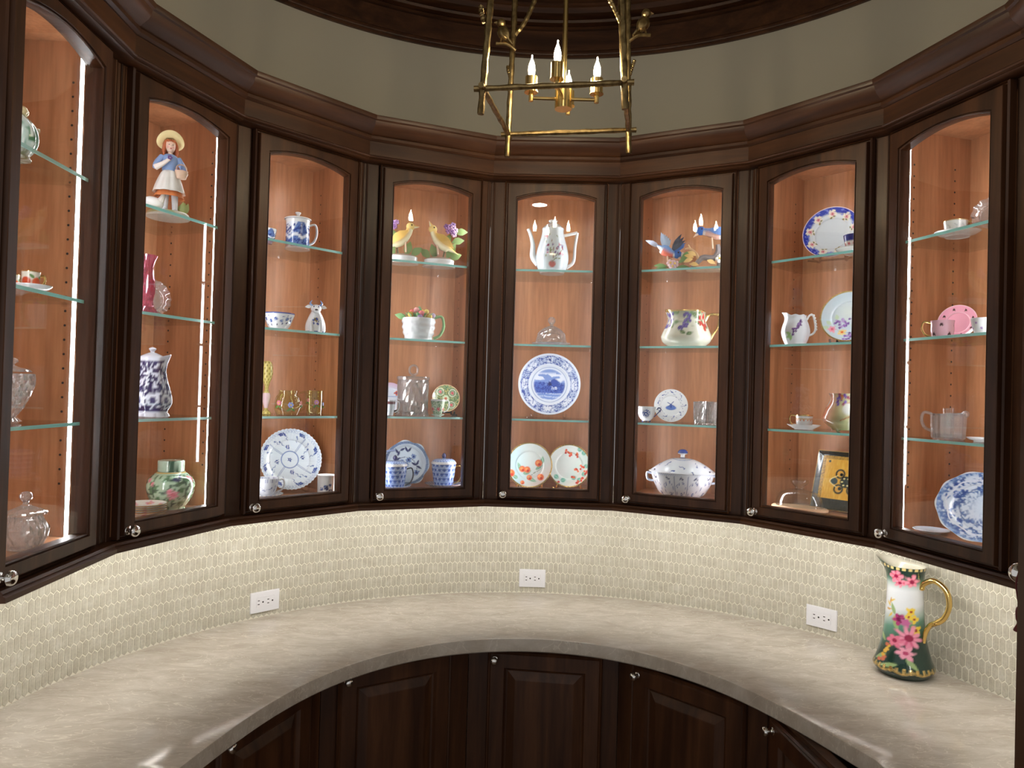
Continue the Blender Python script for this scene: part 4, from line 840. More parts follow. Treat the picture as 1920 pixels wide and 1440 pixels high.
ware(o, 'dish', saucer_prof(62 * m_, 0.016), lambda X, Z, R, A: (lambda C: (mixc(C, (np.sin(A * 24) - 0.3) * (R > 20 * m_), PBLUE), C)[1])(base(X, WHITE[:3])))
o, m_ = item('teacup', 'white cup with blue sprigs and lace rim on lace saucer', 'cup', 2, -1, 501, 905, 0.104, lift=0.0055)
w, h = 42 * m_, 36 * m_
def fn(X, Z, R, A):
    C = base(X, rgb(224, 230, 240)); [sprig(C, X, Z, i * w * 0.3, h * 0.45, w * 0.12, BLUE, i) for i in range(-3, 4)]; mixc(C, (np.sin(X * 900) - 0.2) * (Z > h * 0.78) * (Z < h * 0.95), BLUE); return C
ware(o, 'bowl', cup_prof(w, h, 0.5, 0.85), fn); handle(o, ear(1, w / 2, h * 0.25, h * 0.85, w * 0.25), 0.003, WHITE)
o, m_ = item('square_cup', 'small straight-sided white cup with blue flower spray', 'cup', 2, -1, 611, 915, 0.085, 0.8)
w, h = 34 * m_, 36 * m_
def fn(X, Z, R, A):
    C = base(X, WHITE[:3])
    for x, z, r in ((-0.05, 0.4, 0.16), (-0.3, 0.3, 0.12), (0.2, 0.5, 0.13)): flower(C, X, Z, x * w, z * h, r * w, BLUE, PBLUE, 7, x * 9, NAVY)
    for i in range(7): leafp(C, X, Z, (-0.1 + 0.05 * i) * w, h * 0.3, w * 0.2, w * 0.05, i * 0.9, NAVY)
    return C
ware(o, 'bowl', [(0, 0), (w * 0.44, 0), (w * 0.46, h * 0.05), (w * 0.47, h * 0.85), (w * 0.52, h), (w * 0.48, h), (w * 0.43, h * 0.8), (w * 0.42, h * 0.1), (0, h * 0.08)], fn)

# ---------------- cabinet 3
def bird(par, u, c_top, c_mid, c_belly, pose, wing=None, breast=None):
    """small songbird: pose = list of (x, z) from tail end to beak tip in units of u, seen from the side"""
    P = [np.array([x * u, 0, z * u]) for x, z in pose]
    rad = [0.02, 0.05, 0.125, 0.165, 0.135, 0.105, 0.09, 0.02]
    S_ = spline(P, 40); rr = np.interp(np.linspace(0, 1, 40), np.linspace(0, 1, len(rad)), rad) * u
    T_ = np.gradient(S_, axis=0); rings, cols = [], []
    for i in range(40):
        t_ = norm(T_[i]); up = norm(np.array([-t_[2], 0, t_[0]])); up = up if up[2] >= 0 else -up; w_ = np.arange(16) * 2 * PI / 16
        sq = 0.55 if i < 12 else 0.9
        rings.append(S_[i] + rr[i] * (np.cos(w_)[:, None] * np.array([0, 1.0, 0]) * 0.85 + np.sin(w_)[:, None] * up * sq))
        k_ = np.clip(np.sin(w_) * 1.5 + 0.5, 0, 1)[:, None]; bl = np.asarray(breast) if (breast is not None and 14 < i < 28) else np.asarray(c_belly)
        cols.append(np.c_[np.asarray(c_top) * k_ + bl * (1 - k_), np.zeros(16)])
    MB().grid(np.array(rings), np.array(cols), True, True, True).build('body', 'bisque', par)
    hd = P[-2]; dr_ = norm(P[-1] - P[-2])
    mb = MB().ell(hd, (0.115 * u, 0.105 * u, 0.112 * u), c_mid)
    for s_ in (-1, 1): mb.ell(hd + np.array([0.03 * u, s_ * 0.090 * u, 0.03 * u]), (0.022 * u, 0.02 * u, 0.022 * u), rgb(50, 34, 30))
    mb.build('head', 'bisque', par)
    MB().tube([hd + dr_ * 0.09 * u, hd + dr_ * 0.24 * u], [0.05 * u, 0.006 * u], 8, rgb(236, 206, 180)).build('beak', 'bisque', par)
    body = (P[3] + P[4]) / 2
    for s_ in (-1, 1):
        q_ = body + np.array([0, s_ * 0.16 * u, 0.04 * u])
        if wing is None: MB().leaf(q_ + (P[5] - P[3]) * 0.3, P[1] - P[4], 0.62 * u, 0.22 * u, c_top, (0, s_, 0.2)).build('wing', 'bisque', par)
        f_ = P[3] * 0.6 + P[4] * 0.4
        MB().tube([f_ + np.array([0, s_ * 0.05 * u, -0.12 * u]), np.array([f_[0] + 0.03 * u, s_ * 0.07 * u, max(f_[2] - 0.42 * u, 0.16 * u)])], 0.022 * u, 6, rgb(226, 196, 170)).build('leg', 'bisque', par)
def blossom(mb, c, r, colr, ctr=YEL, n=5, nrm=(0, -1, 0.2)):
    n_ = norm(nrm); a_ = norm(np.cross(n_, (0, 0, 1))); b_ = np.cross(n_, a_)
    for i in range(n):
        an = i * 2 * PI / n; mb.ell(np.asarray(c) + (a_ * math.cos(an) + b_ * math.sin(an)) * r * 0.55, (r * 0.42, r * 0.42, r * 0.42), colr, nu=8, nv=6)
    mb.ell(np.asarray(c) + n_ * r * 0.3, (r * 0.25,) * 3, ctr, nu=8, nv=6)
LEAF_G = rgb(132, 158, 98)
for i, (px, py, mir) in enumerate(((755, 465, 1), (824, 465, -1))):
    o, m_ = item('canary_figurine', ('yellow canary figurine perched with lilac blossom behind its tail', 'yellow canary figurine with raised head before lilac blossoms')[i], 'figurine', 3, 2, px, py, 0.12, 0.8)
    u = 70 * m_
    P, A, R_, Z_ = lathe_pts([(0, 0), (0.42 * u, 0), (0.44 * u, 0.03 * u), (0.40 * u, 0.10 * u), (0.40 * u, 0.18 * u), (0.36 * u, 0.21 * u), (0, 0.22 * u)], 48, 40); MB().grid(P * np.array([1, 0.62, 1]), WHITE).build('base', 'glazed_china', o)
    P, *_ = lathe_pts([(0.36 * u, 0.205 * u), (0.3 * u, 0.25 * u), (0.12 * u, 0.28 * u), (0, 0.28 * u)], 32, 14); MB().grid(P * np.array([1, 0.6, 1]), rgb(150, 128, 110)).build('mound', 'bisque', o)
    s_ = mir
    pose = [(-0.56 * s_, 0.34), (-0.36 * s_, 0.46), (-0.14 * s_, 0.58), (0.02 * s_, 0.70), (0.13 * s_, 0.84), (0.17 * s_, 0.94), (0.19 * s_, 1.02), ((0.40 if mir > 0 else 0.28) * s_, 1.03 if mir > 0 else 1.2)]
    bird(o, u, rgb(226, 186, 104), rgb(232, 204, 130), rgb(240, 232, 196), pose)
    fol = MB()
    for (x, y, z, dx, dz, ln) in ((-0.2, 0.08, 0.26, -0.5, 0.9, 0.5), (0.24, 0.05, 0.25, 0.6, 0.5, 0.36), (0.1, 0.12, 0.26, 0.2, 0.7, 0.4), (-0.3, 0.0, 0.25, -0.7, 0.3, 0.32), (-0.1, 0.14, 0.5, -0.4, 0.9, 0.5), (-0.34, 0.14, 0.72, -0.9, 0.2, 0.34), (-0.42, 0.12, 0.98, -0.8, 0.1, 0.34)):
        fol.leaf((x * u * s_, y * u, z * u), (dx * s_, 0, dz), ln * u, 0.22 * u, LEAF_G)
    fol.build('leaves', 'bisque', o)
    MB().tube([(-0.1 * u * s_, 0.12 * u, 0.25 * u), (-0.18 * u * s_, 0.14 * u, 0.6 * u), (-0.32 * u * s_, 0.13 * u, 1.0 * u)], 0.025 * u, 6, rgb(120, 110, 70)).build('stem', 'bisque', o)
    bl = MB()
    for j in range(9): blossom(bl, ((-0.32 + 0.13 * math.cos(j * 2.4) * (0.3 + j / 9)) * u * s_, (0.10 - 0.05 * (j % 3)) * u, (1.06 + 0.14 * math.sin(j * 2.4) * (0.3 + j / 9)) * u), 0.085 * u, (LILAC, rgb(226, 196, 222), rgb(150, 110, 160))[j % 3], PURP)
    bl.build('lilac_blossom', 'bisque', o)
o, m_ = item('basket_pitcher', 'white basketweave pitcher topped with moulded fruit and green handle', 'pitcher', 3, 1, 785, 605, 0.12, 0.8)
w, h = 62 * m_, 42 * m_
def weave(r, z, a): return r * (1 + 0.03 * np.sign(np.sin(a * 16)) * np.sin(z / h * 24 + np.where(np.sin(a * 16) > 0, 0, PI))), z
ware(o, 'body', [(0, 0), (w * 0.38, 0), (w * 0.40, h * 0.04), (w * 0.47, h * 0.4), (w * 0.5, h * 0.9), (w * 0.5, h), (w * 0.45, h), (w * 0.4, h * 0.3), (0, h * 0.1)], c=WHITE, nu=128, nv=60, mod=weave)
fr = MB(); r_ = random.Random(4)
for j in range(22):
    an, rr = j * 2.4, w * 0.42 * math.sqrt((j + 0.5) / 22); fr.leaf((rr * math.cos(an), rr * math.sin(an), h * 0.98), (math.cos(an), math.sin(an), 0.9), w * 0.22, w * 0.12, rgb(136, 186, 128), (0, -0.3, 1))
fr.leaf((-w * 0.4, 0, h * 0.95), (-1, 0, 0.35), w * 0.34, w * 0.22, rgb(150, 200, 140), (0, -1, 0.6)).leaf((0.0, 0, h * 1.2), (0.05, 0, 1), w * 0.24, w * 0.16, rgb(150, 204, 150)); fr.build('leaves', 'glazed_china', o)
for j, (x, y, z, c, s_) in enumerate(((-0.26, -0.28, 1.12, YEL, 0.09), (0.06, -0.30, 1.18, rgb(232, 130, 136), 0.10), (0.30, -0.26, 1.06, YEL, 0.09), (0.02, -0.38, 1.0, LILAC, 0.09), (-0.08, -0.1, 1.36, rgb(236, 170, 170), 0.09), (0.22, -0.1, 1.3, rgb(240, 220, 120), 0.08), (0.42, -0.1, 1.14, rgb(212, 190, 226), 0.08), (-0.2, 0.1, 1.3, rgb(230, 120, 110), 0.09), (0.1, 0.2, 1.3, YEL, 0.1))):
    MB().ell((x * w, y * w, z * h), (s_ * w, s_ * w, s_ * w * 0.95), c).build('fruit', 'glazed_china', o)
handle(o, ear(1, w * 0.5, h * 0.12, h * 1.05, w * 0.26), 0.0055, rgb(150, 190, 136))
o, m_ = item('biscuit_jar', 'cut crystal biscuit jar with ring-shaped finial', 'jar', 3, 0, 774, 745, 0.13)
w, h = 60 * m_, 67 * m_
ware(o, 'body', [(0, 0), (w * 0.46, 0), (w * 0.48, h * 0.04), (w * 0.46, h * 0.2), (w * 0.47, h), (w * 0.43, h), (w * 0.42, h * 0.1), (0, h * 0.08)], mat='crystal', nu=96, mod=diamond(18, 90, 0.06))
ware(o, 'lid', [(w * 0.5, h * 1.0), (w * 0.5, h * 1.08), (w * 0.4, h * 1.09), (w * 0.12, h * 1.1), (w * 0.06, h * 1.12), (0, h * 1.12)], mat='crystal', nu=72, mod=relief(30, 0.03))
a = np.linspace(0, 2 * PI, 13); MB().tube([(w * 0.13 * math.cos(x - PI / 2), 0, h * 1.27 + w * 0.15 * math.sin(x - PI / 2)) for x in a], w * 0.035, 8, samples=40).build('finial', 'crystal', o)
def medallion(C, x, z, R_):
    mixc(C, (noisep(x, z, 420, 3) - 0.5) * 5, rgb(70, 110, 70)); mixc(C, (noisep(x, z, 380, 8) - 0.68) * 8, rgb(220, 196, 120))
    for i in range(4):
        an = i * PI / 2 + 0.7; cx, cz = R_ * 0.62 * math.cos(an), R_ * 0.62 * math.sin(an); dot(C, x, z, cx, cz, R_ * 0.27, rgb(228, 232, 214), 0.12); dot(C, x, z, cx, cz, R_ * 0.23, rgb(126, 150, 116), 0.2); flower(C, x, z, cx, cz, R_ * 0.15, rgb(222, 120, 130), RED, 6)
    dot(C, x, z, 0, 0, R_ * 0.24, rgb(200, 216, 186), 0.1); flower(C, x, z, 0, 0, R_ * 0.16, rgb(206, 140, 110), RED, 6)
o, m_ = item('medallion_plate', 'small green plate with pink rose medallions on dark easel', 'plate', 3, 0, 836, 746, 0.18)
R_ = 26 * m_
def fn(x, z, r, a): C = base(x, rgb(124, 146, 108)); medallion(C, x, z, R_); ringp(C, r, 0.95, 1.2, rgb(228, 190, 150), 0, 0.02); return C
plate(o, 'dish', R_, 0.010, fn, 0.22, lip=0.014); stand(3, 0, 836, 746, 0.18, R_, 'dark wood easel under the rose medallion plate', lip=0.014)
o, m_ = item('saucer', 'small scalloped green saucer under the rose medallion cup', 'saucer', 3, 0, 821, 776, 0.10)
ware(o, 'dish', saucer_prof(24 * m_, 0.006), c=rgb(206, 222, 206), mod=relief(8, 0.08))
o, m_ = item('teacup', 'tapered green rose medallion cup before the matching plate', 'cup', 3, 0, 821, 760, 0.10, lift=0.003)
w, h = 27 * m_, 30 * m_
def fn(X, Z, R, A): C = base(X, rgb(196, 210, 186)); mixc(C, (noisep(X, Z, 420, 3) - 0.52) * 5, rgb(70, 120, 74)); [flower(C, X, Z, i * w * 0.5, h * 0.4, w * 0.17, rgb(226, 120, 132), RED, 6) for i in range(-2, 3)]; ringp(C, Z, h * 0.9, h * 1.1, WHITE[:3]); return C
ware(o, 'bowl', cup_prof(w, h, 0.55, 0.75), fn); handle(o, ear(1, w / 2 * 0.9, h * 0.2, h * 0.9, w * 0.34), 0.0022, WHITE)
o, m_ = item('painted_plate', 'white plate with pink rim and butterfly beside the biscuit jar', 'plate', 3, 0, 731, 748, 0.225)
R_ = 27 * m_
def fn(x, z, r, a):
    C = base(x, rgb(216, 222, 236)); mixc(C, (r - 0.6) * 3 * (z > 0), rgb(222, 190, 222)); flower(C, x, z, R_ * 0.45, R_ * 0.3, R_ * 0.2, rgb(210, 90, 60), NAVY, 4); linep(C, x, z, [(-R_ * 0.5, R_ * 0.05), (R_ * 0.7, R_ * 0.05)], 0.0012, PBLUE); return C
plate(o, 'dish', R_, 0.010, fn, 0.2, lip=0.012); stand(3, 0, 731, 748, 0.225, R_, 'dark wood easel under the pink-rimmed butterfly plate', lip=0.012)
o, m_ = item('teacup', 'pale cup with dark band before the butterfly plate', 'cup', 3, 0, 730, 765, 0.085)
w, h = 22 * m_, 30 * m_
def fn(X, Z, R, A): C = base(X, rgb(218, 226, 236)); ringp(C, Z, h * 0.72, h * 0.9, rgb(110, 60, 66)); return C
ware(o, 'bowl', cup_prof(w, h, 0.7, 0.85), fn); handle(o, ear(1, w / 2, h * 0.2, h * 0.85, w * 0.35), 0.002, WHITE)
o, m_ = item('leaf_plate', 'large leaf-shaped blue and white plate with painted peonies', 'plate', 3, -1, 762, 873, 0.19, 0.7)
R_ = 42 * m_
def scal(a): return 1 + 0.035 * np.cos(7 * a + 0.4) + 0.03 * np.abs(np.sin(5 * a)) - 0.03
def fn(x, z, r, a):
    C = base(x, rgb(206, 220, 234)); mixc(C, np.where((r > 0.86) & (r < 0.97), 1, 0), rgb(112, 134, 170)); mixc(C, (np.sin(a * 60) - 0.4) * ((r > 0.87) & (r < 0.96)), rgb(60, 80, 130))
    for cx, cz, rr in ((0.1, 0.15, 0.16), (0.32, 0.3, 0.14), (0.0, -0.05, 0.13), (0.45, -0.42, 0.16), (-0.2, 0.1, 0.12)): flower(C, x, z, cx * R_, cz * R_, rr * R_, rgb(110, 140, 196), NAVY, 7, cx * 5, BLUE)
    for cx, cz, an in ((-0.5, 0.1, 0.6), (-0.4, 0.3, 1.2), (0.05, 0.5, 0.9), (0.05, 0.5, 2.0), (-0.3, 0.55, 0.5), (-0.35, 0.42, 2.2), (0.45, -0.1, 1.2), (0.45, -0.1, -0.6), (0.45, -0.1, 2.6), (-0.55, -0.1, 0.2)): leafp(C, x, z, cx * R_, cz * R_, 0.3 * R_, 0.06 * R_, an, NAVY)
    linep(C, x, z, [(-0.6 * R_, 0.0), (-0.2 * R_, 0.25 * R_), (0.2 * R_, 0.22 * R_), (0.45 * R_, -0.1 * R_), (0.45 * R_, -0.4 * R_)], 0.012 * R_, NAVY); return C
plate(o, 'dish', R_, 0.016, fn, 0.2, scallop=scal, nu=160, well=0.75, lip=0.004)
handle(o, [(-R_ * 0.55, -0.012, R_ * 1.62), (-R_ * 0.95, -0.03, R_ * 1.55), (-R_ * 1.05, -0.03, R_ * 1.2), (-R_ * 0.82, -0.012, R_ * 1.05)], 0.0045, rgb(150, 166, 206))
def scales(C, X, Z, w, h):
    """rows of overlapping fish-scale arcs"""
    st = h * 0.2; row = np.floor(Z / st); xo = X / st * 1.0 + 0.5 * np.mod(row, 2); fx = np.mod(xo, 1) - 0.5; fz = Z / st - row
    d_ = np.hypot(fx * 1.7, fz - 1.0); mixc(C, (0.9 - d_) * 5, rgb(70, 104, 180)); mixc(C, 1 - np.abs(d_ - 0.72) / 0.10, rgb(222, 232, 248)); mixc(C, (0.36 - d_) * 8, rgb(34, 54, 128))
for i, (px, py, d_) in enumerate(((832, 878, 0.13), (740, 895, 0.105))):
    o, m_ = item('saucer', ('blue rimmed white saucer under the gilt-handled lidded cup', 'blue rimmed white saucer before the leaf plate')[i], 'saucer', 3, -1, px, py + 22, d_)
    ware(o, 'dish', saucer_prof((70, 60)[i] * m_, 0.016), lambda X, Z, R, A: (lambda C: (mixc(C, (R > 22 * m_) * (0.6 + 0.4 * np.sin(A * 30)) * (Z > 0.006), PBLUE), C)[1])(base(X, WHITE[:3])))
    o, m_ = item('lidded_cup', ('blue fish-scale lidded cup with gilt handle on its saucer', 'blue fish-scale lidded cup with dark handle before the leaf plate')[i], 'cup', 3, -1, px, py, d_, 0.8, lift=0.0056)
    w, h = 47 * m_, 42 * m_
    def fn(X, Z, R, A): C = base(X, rgb(150, 176, 224)); scales(C, X, Z, w, h); return C
    ware(o, 'bowl', [(0, 0), (w * 0.34, 0), (w * 0.36, h * 0.05), (w * 0.42, h * 0.35), (w * 0.47, h * 0.8), (w * 0.48, h), (w * 0.44, h), (w * 0.4, h * 0.4), (0, h * 0.1)], fn, nu=96, nv=80)
    def fn(X, Z, R, A): C = base(X, rgb(170, 192, 232)); mixc(C, (np.sin(A * 24) * np.sin(R * 700)) * 1.5, rgb(60, 92, 172)); ringp(C, R, w * 0.46, w, WHITE[:3]); return C
    ware(o, 'lid', [(w * 0.5, h * 1.0), (w * 0.5, h * 1.04), (w * 0.42, h * 1.16), (w * 0.3, h * 1.22), (0.004, h * 1.24), (0, h * 1.24)], fn)
    ware(o, 'finial', [(0, h * 1.22), (w * 0.05, h * 1.24), (w * 0.09, h * 1.34), (w * 0.05, h * 1.45), (0, h * 1.48)], c=rgb(36, 32, 96), nu=24, nv=20)
    handle(o, ear(1, w * 0.47, h * 0.12, h * 0.85, w * 0.26), 0.0026, GOLDC if i == 0 else rgb(40, 40, 60), metal=1.0 if i == 0 else 0.0)

# ---------------- cabinet 4
o, m_ = item('teapot', 'tall white faceted teapot with painted flower basket', 'teapot', 4, 2, 1036, 465, 0.13, 0.9)
w, h = 60 * m_, 84 * m_
def fn(X, Z, R, A):
    C = base(X, rgb(216, 228, 238)); r_ = random.Random(5)
    leafp(C, X, Z, -w * 0.08, h * 0.14, w * 0.2, w * 0.08, 0.2, rgb(190, 90, 84)); dot(C, X, Z, 0.0, h * 0.17, w * 0.10, rgb(196, 104, 96)); linep(C, X, Z, [(0, h * 0.2), (w * 0.04, h * 0.45), (-w * 0.05, h * 0.75)], 0.0011, rgb(150, 120, 110)); linep(C, X, Z, [(w * 0.02, h * 0.3), (w * 0.2, h * 0.42), (w * 0.3, h * 0.5)], 0.0009, rgb(150, 130, 110))
    for j in range(16): flower(C, X, Z, w * r_.uniform(-0.14, 0.34), h * r_.uniform(0.36, 0.62), w * 0.045, (PURP, rgb(150, 70, 110), rgb(206, 120, 150))[j % 3], YEL if j % 4 == 0 else None, 5, j)
    for j in range(12): leafp(C, X, Z, w * r_.uniform(-0.25, 0.3), h * r_.uniform(0.28, 0.85), w * 0.10, w * 0.022, r_.uniform(0, 6), rgb(140, 150, 110))
    flower(C, X, Z, -w * 0.24, h * 0.82, w * 0.10, PINK, ROSE, 6); return C
fac = lambda r, z, a: (r * (1 + 0.03 * np.abs(np.sin(4 * a))), z)
ware(o, 'body', [(0, 0), (w * 0.36, 0), (w * 0.38, h * 0.04), (w * 0.44, h * 0.10), (w * 0.5, h * 0.28), (w * 0.48, h * 0.5), (w * 0.36, h * 0.82), (w * 0.33, h * 0.96), (w * 0.34, h), (w * 0.30, h), (0, h * 0.98)], fn, nu=96, mod=fac)
ware(o, 'lid', [(w * 0.33, h * 0.995), (w * 0.31, h * 1.03), (w * 0.2, h * 1.10), (w * 0.12, h * 1.14), (w * 0.15, h * 1.18), (w * 0.1, h * 1.21), (0, h * 1.215)], lambda X, Z, R, A: (lambda C: (mixc(C, (noisep(X, Z, 200, 2) - 0.62) * 6, rgb(170, 140, 120)), C)[1])(base(X, rgb(218, 228, 236))), mod=fac)
MB().tube([(-w * 0.42, 0, h * 0.22), (-w * 0.6, 0, h * 0.38), (-w * 0.62, 0, h * 0.66), (-w * 0.70, 0, h * 0.88), (-w * 0.78, 0, h * 1.0)], [w * 0.12, w * 0.10, w * 0.075, w * 0.06, w * 0.05], 12, rgb(220, 230, 238), samples=24).build('spout', 'glazed_china', o)
MB().tube([(w * 0.34, 0, h * 0.86), (w * 0.64, 0, h * 0.91), (w * 0.76, 0, h * 0.93)], w * 0.05, 8, WHITE, samples=10).tube([(w * 0.76, 0, h * 0.93), (w * 0.70, 0, h * 0.6), (w * 0.66, 0, h * 0.28), (w * 0.44, 0, h * 0.14)], [w * 0.05, w * 0.045, w * 0.05, w * 0.055], 8, WHITE, samples=20).build('handle', 'glazed_china', o)
o, m_ = item('butter_dish', 'cut glass butter dome with ball finial on beaded plate', 'butter dish', 4, 1, 1034, 620, 0.12)
w, h = 56 * m_, 40 * m_
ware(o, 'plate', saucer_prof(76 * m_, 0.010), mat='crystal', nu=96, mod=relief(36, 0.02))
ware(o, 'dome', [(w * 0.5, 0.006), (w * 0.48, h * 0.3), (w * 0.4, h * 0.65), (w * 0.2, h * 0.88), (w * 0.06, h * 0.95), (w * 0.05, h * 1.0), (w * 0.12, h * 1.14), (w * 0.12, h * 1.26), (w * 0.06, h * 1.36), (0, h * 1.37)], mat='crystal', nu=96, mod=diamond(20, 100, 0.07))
o, m_ = item('transfer_plate', 'large blue transferware plate with landscape centre on clear easel', 'plate', 4, 0, 1030, 721, 0.17, 0.9)
R_ = 58 * m_
def fn(x, z, r, a):
    C = base(x, rgb(222, 230, 244)); rim = (r > 0.68) & (r < 0.94); v = noisep(x, z, 260, 4) * 0.6 + noisep(x, z, 520, 7) * 0.4
    mixc(C, rim * 0.55, rgb(130, 152, 206)); mixc(C, (v - 0.5) * 9 * rim, rgb(56, 78, 160))
    for i in range(8):
        an = PI / 2 + i * PI / 4; cx, cz = 0.80 * R_ * math.cos(an), 0.80 * R_ * math.sin(an); tx = (x - cx) * -math.sin(an) + (z - cz) * math.cos(an); rx = (x - cx) * math.cos(an) + (z - cz) * math.sin(an)
        ww = 0.10 if i == 0 else 0.17; m2 = np.minimum(1, (ww * R_ - np.abs(tx)) / 0.0015) * np.minimum(1, np.clip((0.085 * R_ - np.abs(rx)) / 0.0015, 0, 1)); mixc(C, m2, rgb(226, 232, 244)); mixc(C, np.clip(m2, 0, 1) * (v - 0.56) * 7, rgb(90, 112, 176))
    flower(C, x, z, 0, 0.81 * R_, 0.06 * R_, BLUE, NAVY, 6)
    ringp(C, r, 0.62, 0.68, rgb(226, 232, 244), 0, 0.01); ringp(C, r, 0.555, 0.575, rgb(120, 144, 190), 0, 0.01)
    cen = r < 0.52; mixc(C, cen * 1.0, rgb(120, 148, 214)); n2 = noisep(x, z, 120, 3)
    mixc(C, cen * (np.minimum((z / R_ - 0.02 + 0.1 * np.sin(x / R_ * 9)) * 12, (0.42 - z / R_) * 12)) * (noisep(x, z * 2.6, 46, 5) > 0.42), rgb(226, 232, 246))
    hill = 0.03 + 0.1 * np.abs(np.sin(x / R_ * 6 + 0.6)) + 0.1 * (n2 - 0.5); mixc(C, cen * (hill - z / R_) * 20 * (z / R_ > -0.3), rgb(74, 104, 190)); mixc(C, cen * (noisep(x, z, 330, 9) - 0.5) * 8 * (z / R_ < hill) * (z / R_ > -0.26), rgb(40, 64, 150))
    dot(C, x, z, 0.16 * R_, 0.06 * R_, 0.13 * R_, rgb(50, 78, 168)); dot(C, x, z, 0.02 * R_, 0.02 * R_, 0.06 * R_, NAVY)
    for i, xx in enumerate((0.08, 0.14, 0.2, 0.24)): leafp(C, x, z, xx * R_, -0.18 * R_, 0.14 * R_, 0.014 * R_, 1.4 + 0.1 * i, rgb(228, 234, 246))
    mixc(C, cen * (np.sin(z / R_ * 60 + np.sin(x / R_ * 8)) - 0.4) * 2 * (z / R_ < -0.28), rgb(196, 212, 240)); ringp(C, r, 0.50, 0.53, rgb(222, 230, 244), 0, 0.01)
    return C
plate(o, 'dish', R_, 0.018, fn, 0.16, lip=0.012, nu=192); stand(4, 0, 1030, 721, 0.17, R_, 'clear plastic easel under the blue transferware plate', 'clear_glass', 0.16, 0.9)
def poppy(C, x, z, cx, cz, r): dot(C, x, z, cx, cz, r, ORANGE, 0.25); dot(C, x, z, cx - r * 0.25, cz + r * 0.15, r * 0.45, rgb(246, 160, 96), 0.5); dot(C, x, z, cx + r * 0.2, cz - r * 0.35, r * 0.4, rgb(188, 52, 44), 0.5)
for i, (px, py) in enumerate(((993, 874), (1067, 879))):
    o, m_ = item('painted_plate', ('gilt-edged plate hand painted with orange poppies and long leaves', 'gilt-edged plate hand painted with red berries and green leaves')[i], 'plate', 4, -1, px, py, (0.125, 0.175)[i], 0.9)
    R_ = (42, 40)[i] * m_
    def fn(x, z, r, a):
        C = base(x, rgb(214, 222, 220)); mixc(C, np.clip((-x - z * 0.2) / R_ * 0.9 + 0.1, 0, 0.7) if i == 0 else np.clip((x * 0.7 - z * 0.5) / R_, 0, 0.6), rgb(168, 208, 222) if i == 0 else rgb(170, 212, 200)); mixc(C, np.clip((x - z) / R_ - 0.5, 0, 0.7), rgb(230, 208, 200))
        if i == 0:
            for cx, cz, ln, ww, an in ((-0.35, -0.3, 0.5, 0.09, 2.0), (-0.3, -0.4, 0.45, 0.12, 0.4), (-0.1, -0.55, 0.5, 0.1, -0.4), (0.25, -0.2, 0.45, 0.08, 0.6), (0.55, 0.05, 0.4, 0.1, 1.5), (-0.5, -0.6, 0.3, 0.1, 2.7)): leafp(C, x, z, cx * R_, cz * R_, ln * R_, ww * R_, an, rgb(120, 166, 140), rgb(190, 216, 190))
            for cx, cz, rr in ((-0.32, -0.18, 0.14), (-0.1, -0.2, 0.14), (-0.82, -0.38, 0.17), (0.4, 0.1, 0.16), (0.0, -0.55, 0.12), (-0.3, -0.78, 0.09), (0.5, -0.52, 0.15)): poppy(C, x, z, cx * R_, cz * R_, rr * R_)
            linep(C, x, z, [(0.42 * R_, 0.0), (0.5 * R_, -0.15 * R_), (0.2 * R_, -0.35 * R_), (-0.1 * R_, -0.6 * R_)], 0.0009, rgb(120, 130, 110))
        else:
            for j, (cx, cz, rr, an) in enumerate(((0.35, 0.75, 0.3, 0.2), (0.6, 0.5, 0.3, 1.0), (0.1, -0.6, 0.3, 0.4), (0.4, -0.75, 0.3, 0.9), (-0.4, -0.7, 0.3, 0.2), (0.7, -0.5, 0.3, 1.6), (0.75, -0.1, 0.25, 1.2), (-0.7, -0.45, 0.3, -0.6))): leafp(C, x, z, cx * R_, cz * R_, rr * R_, 0.13 * R_, an, rgb(112, 178, 160), rgb(196, 226, 210))
            r_ = random.Random(8)
            for cx, cz in ((-0.1, 0.65), (0.1, 0.52), (0.4, 0.5), (0.6, -0.05), (0.35, -0.2), (0.8, -0.3), (0.45, -0.75), (-0.5, -0.85), (0.2, -0.5), (0.65, -0.6)):
                for j in range(5): dot(C, x, z, (cx + r_.uniform(-0.09, 0.09)) * R_, (cz + r_.uniform(-0.09, 0.09)) * R_, 0.05 * R_, (rgb(214, 72, 50), rgb(232, 110, 70), rgb(190, 50, 46))[j % 3])
        ringp(C, r, 0.955, 1.2, GOLDC, 0.9, 0.02); return C
    plate(o, 'dish', R_, 0.014, fn, 0.16, scallop=lambda a: 1 + 0.012 * np.abs(np.cos(3 * a)), lip=0.004, nu=160)
    stand(4, -1, px, py, (0.125, 0.175)[i], R_, ('wire easel under the orange poppy plate', 'wire easel under the red berry plate')[i], 'gold', 0.16, 0.9, group='wire easels of the painted plates')

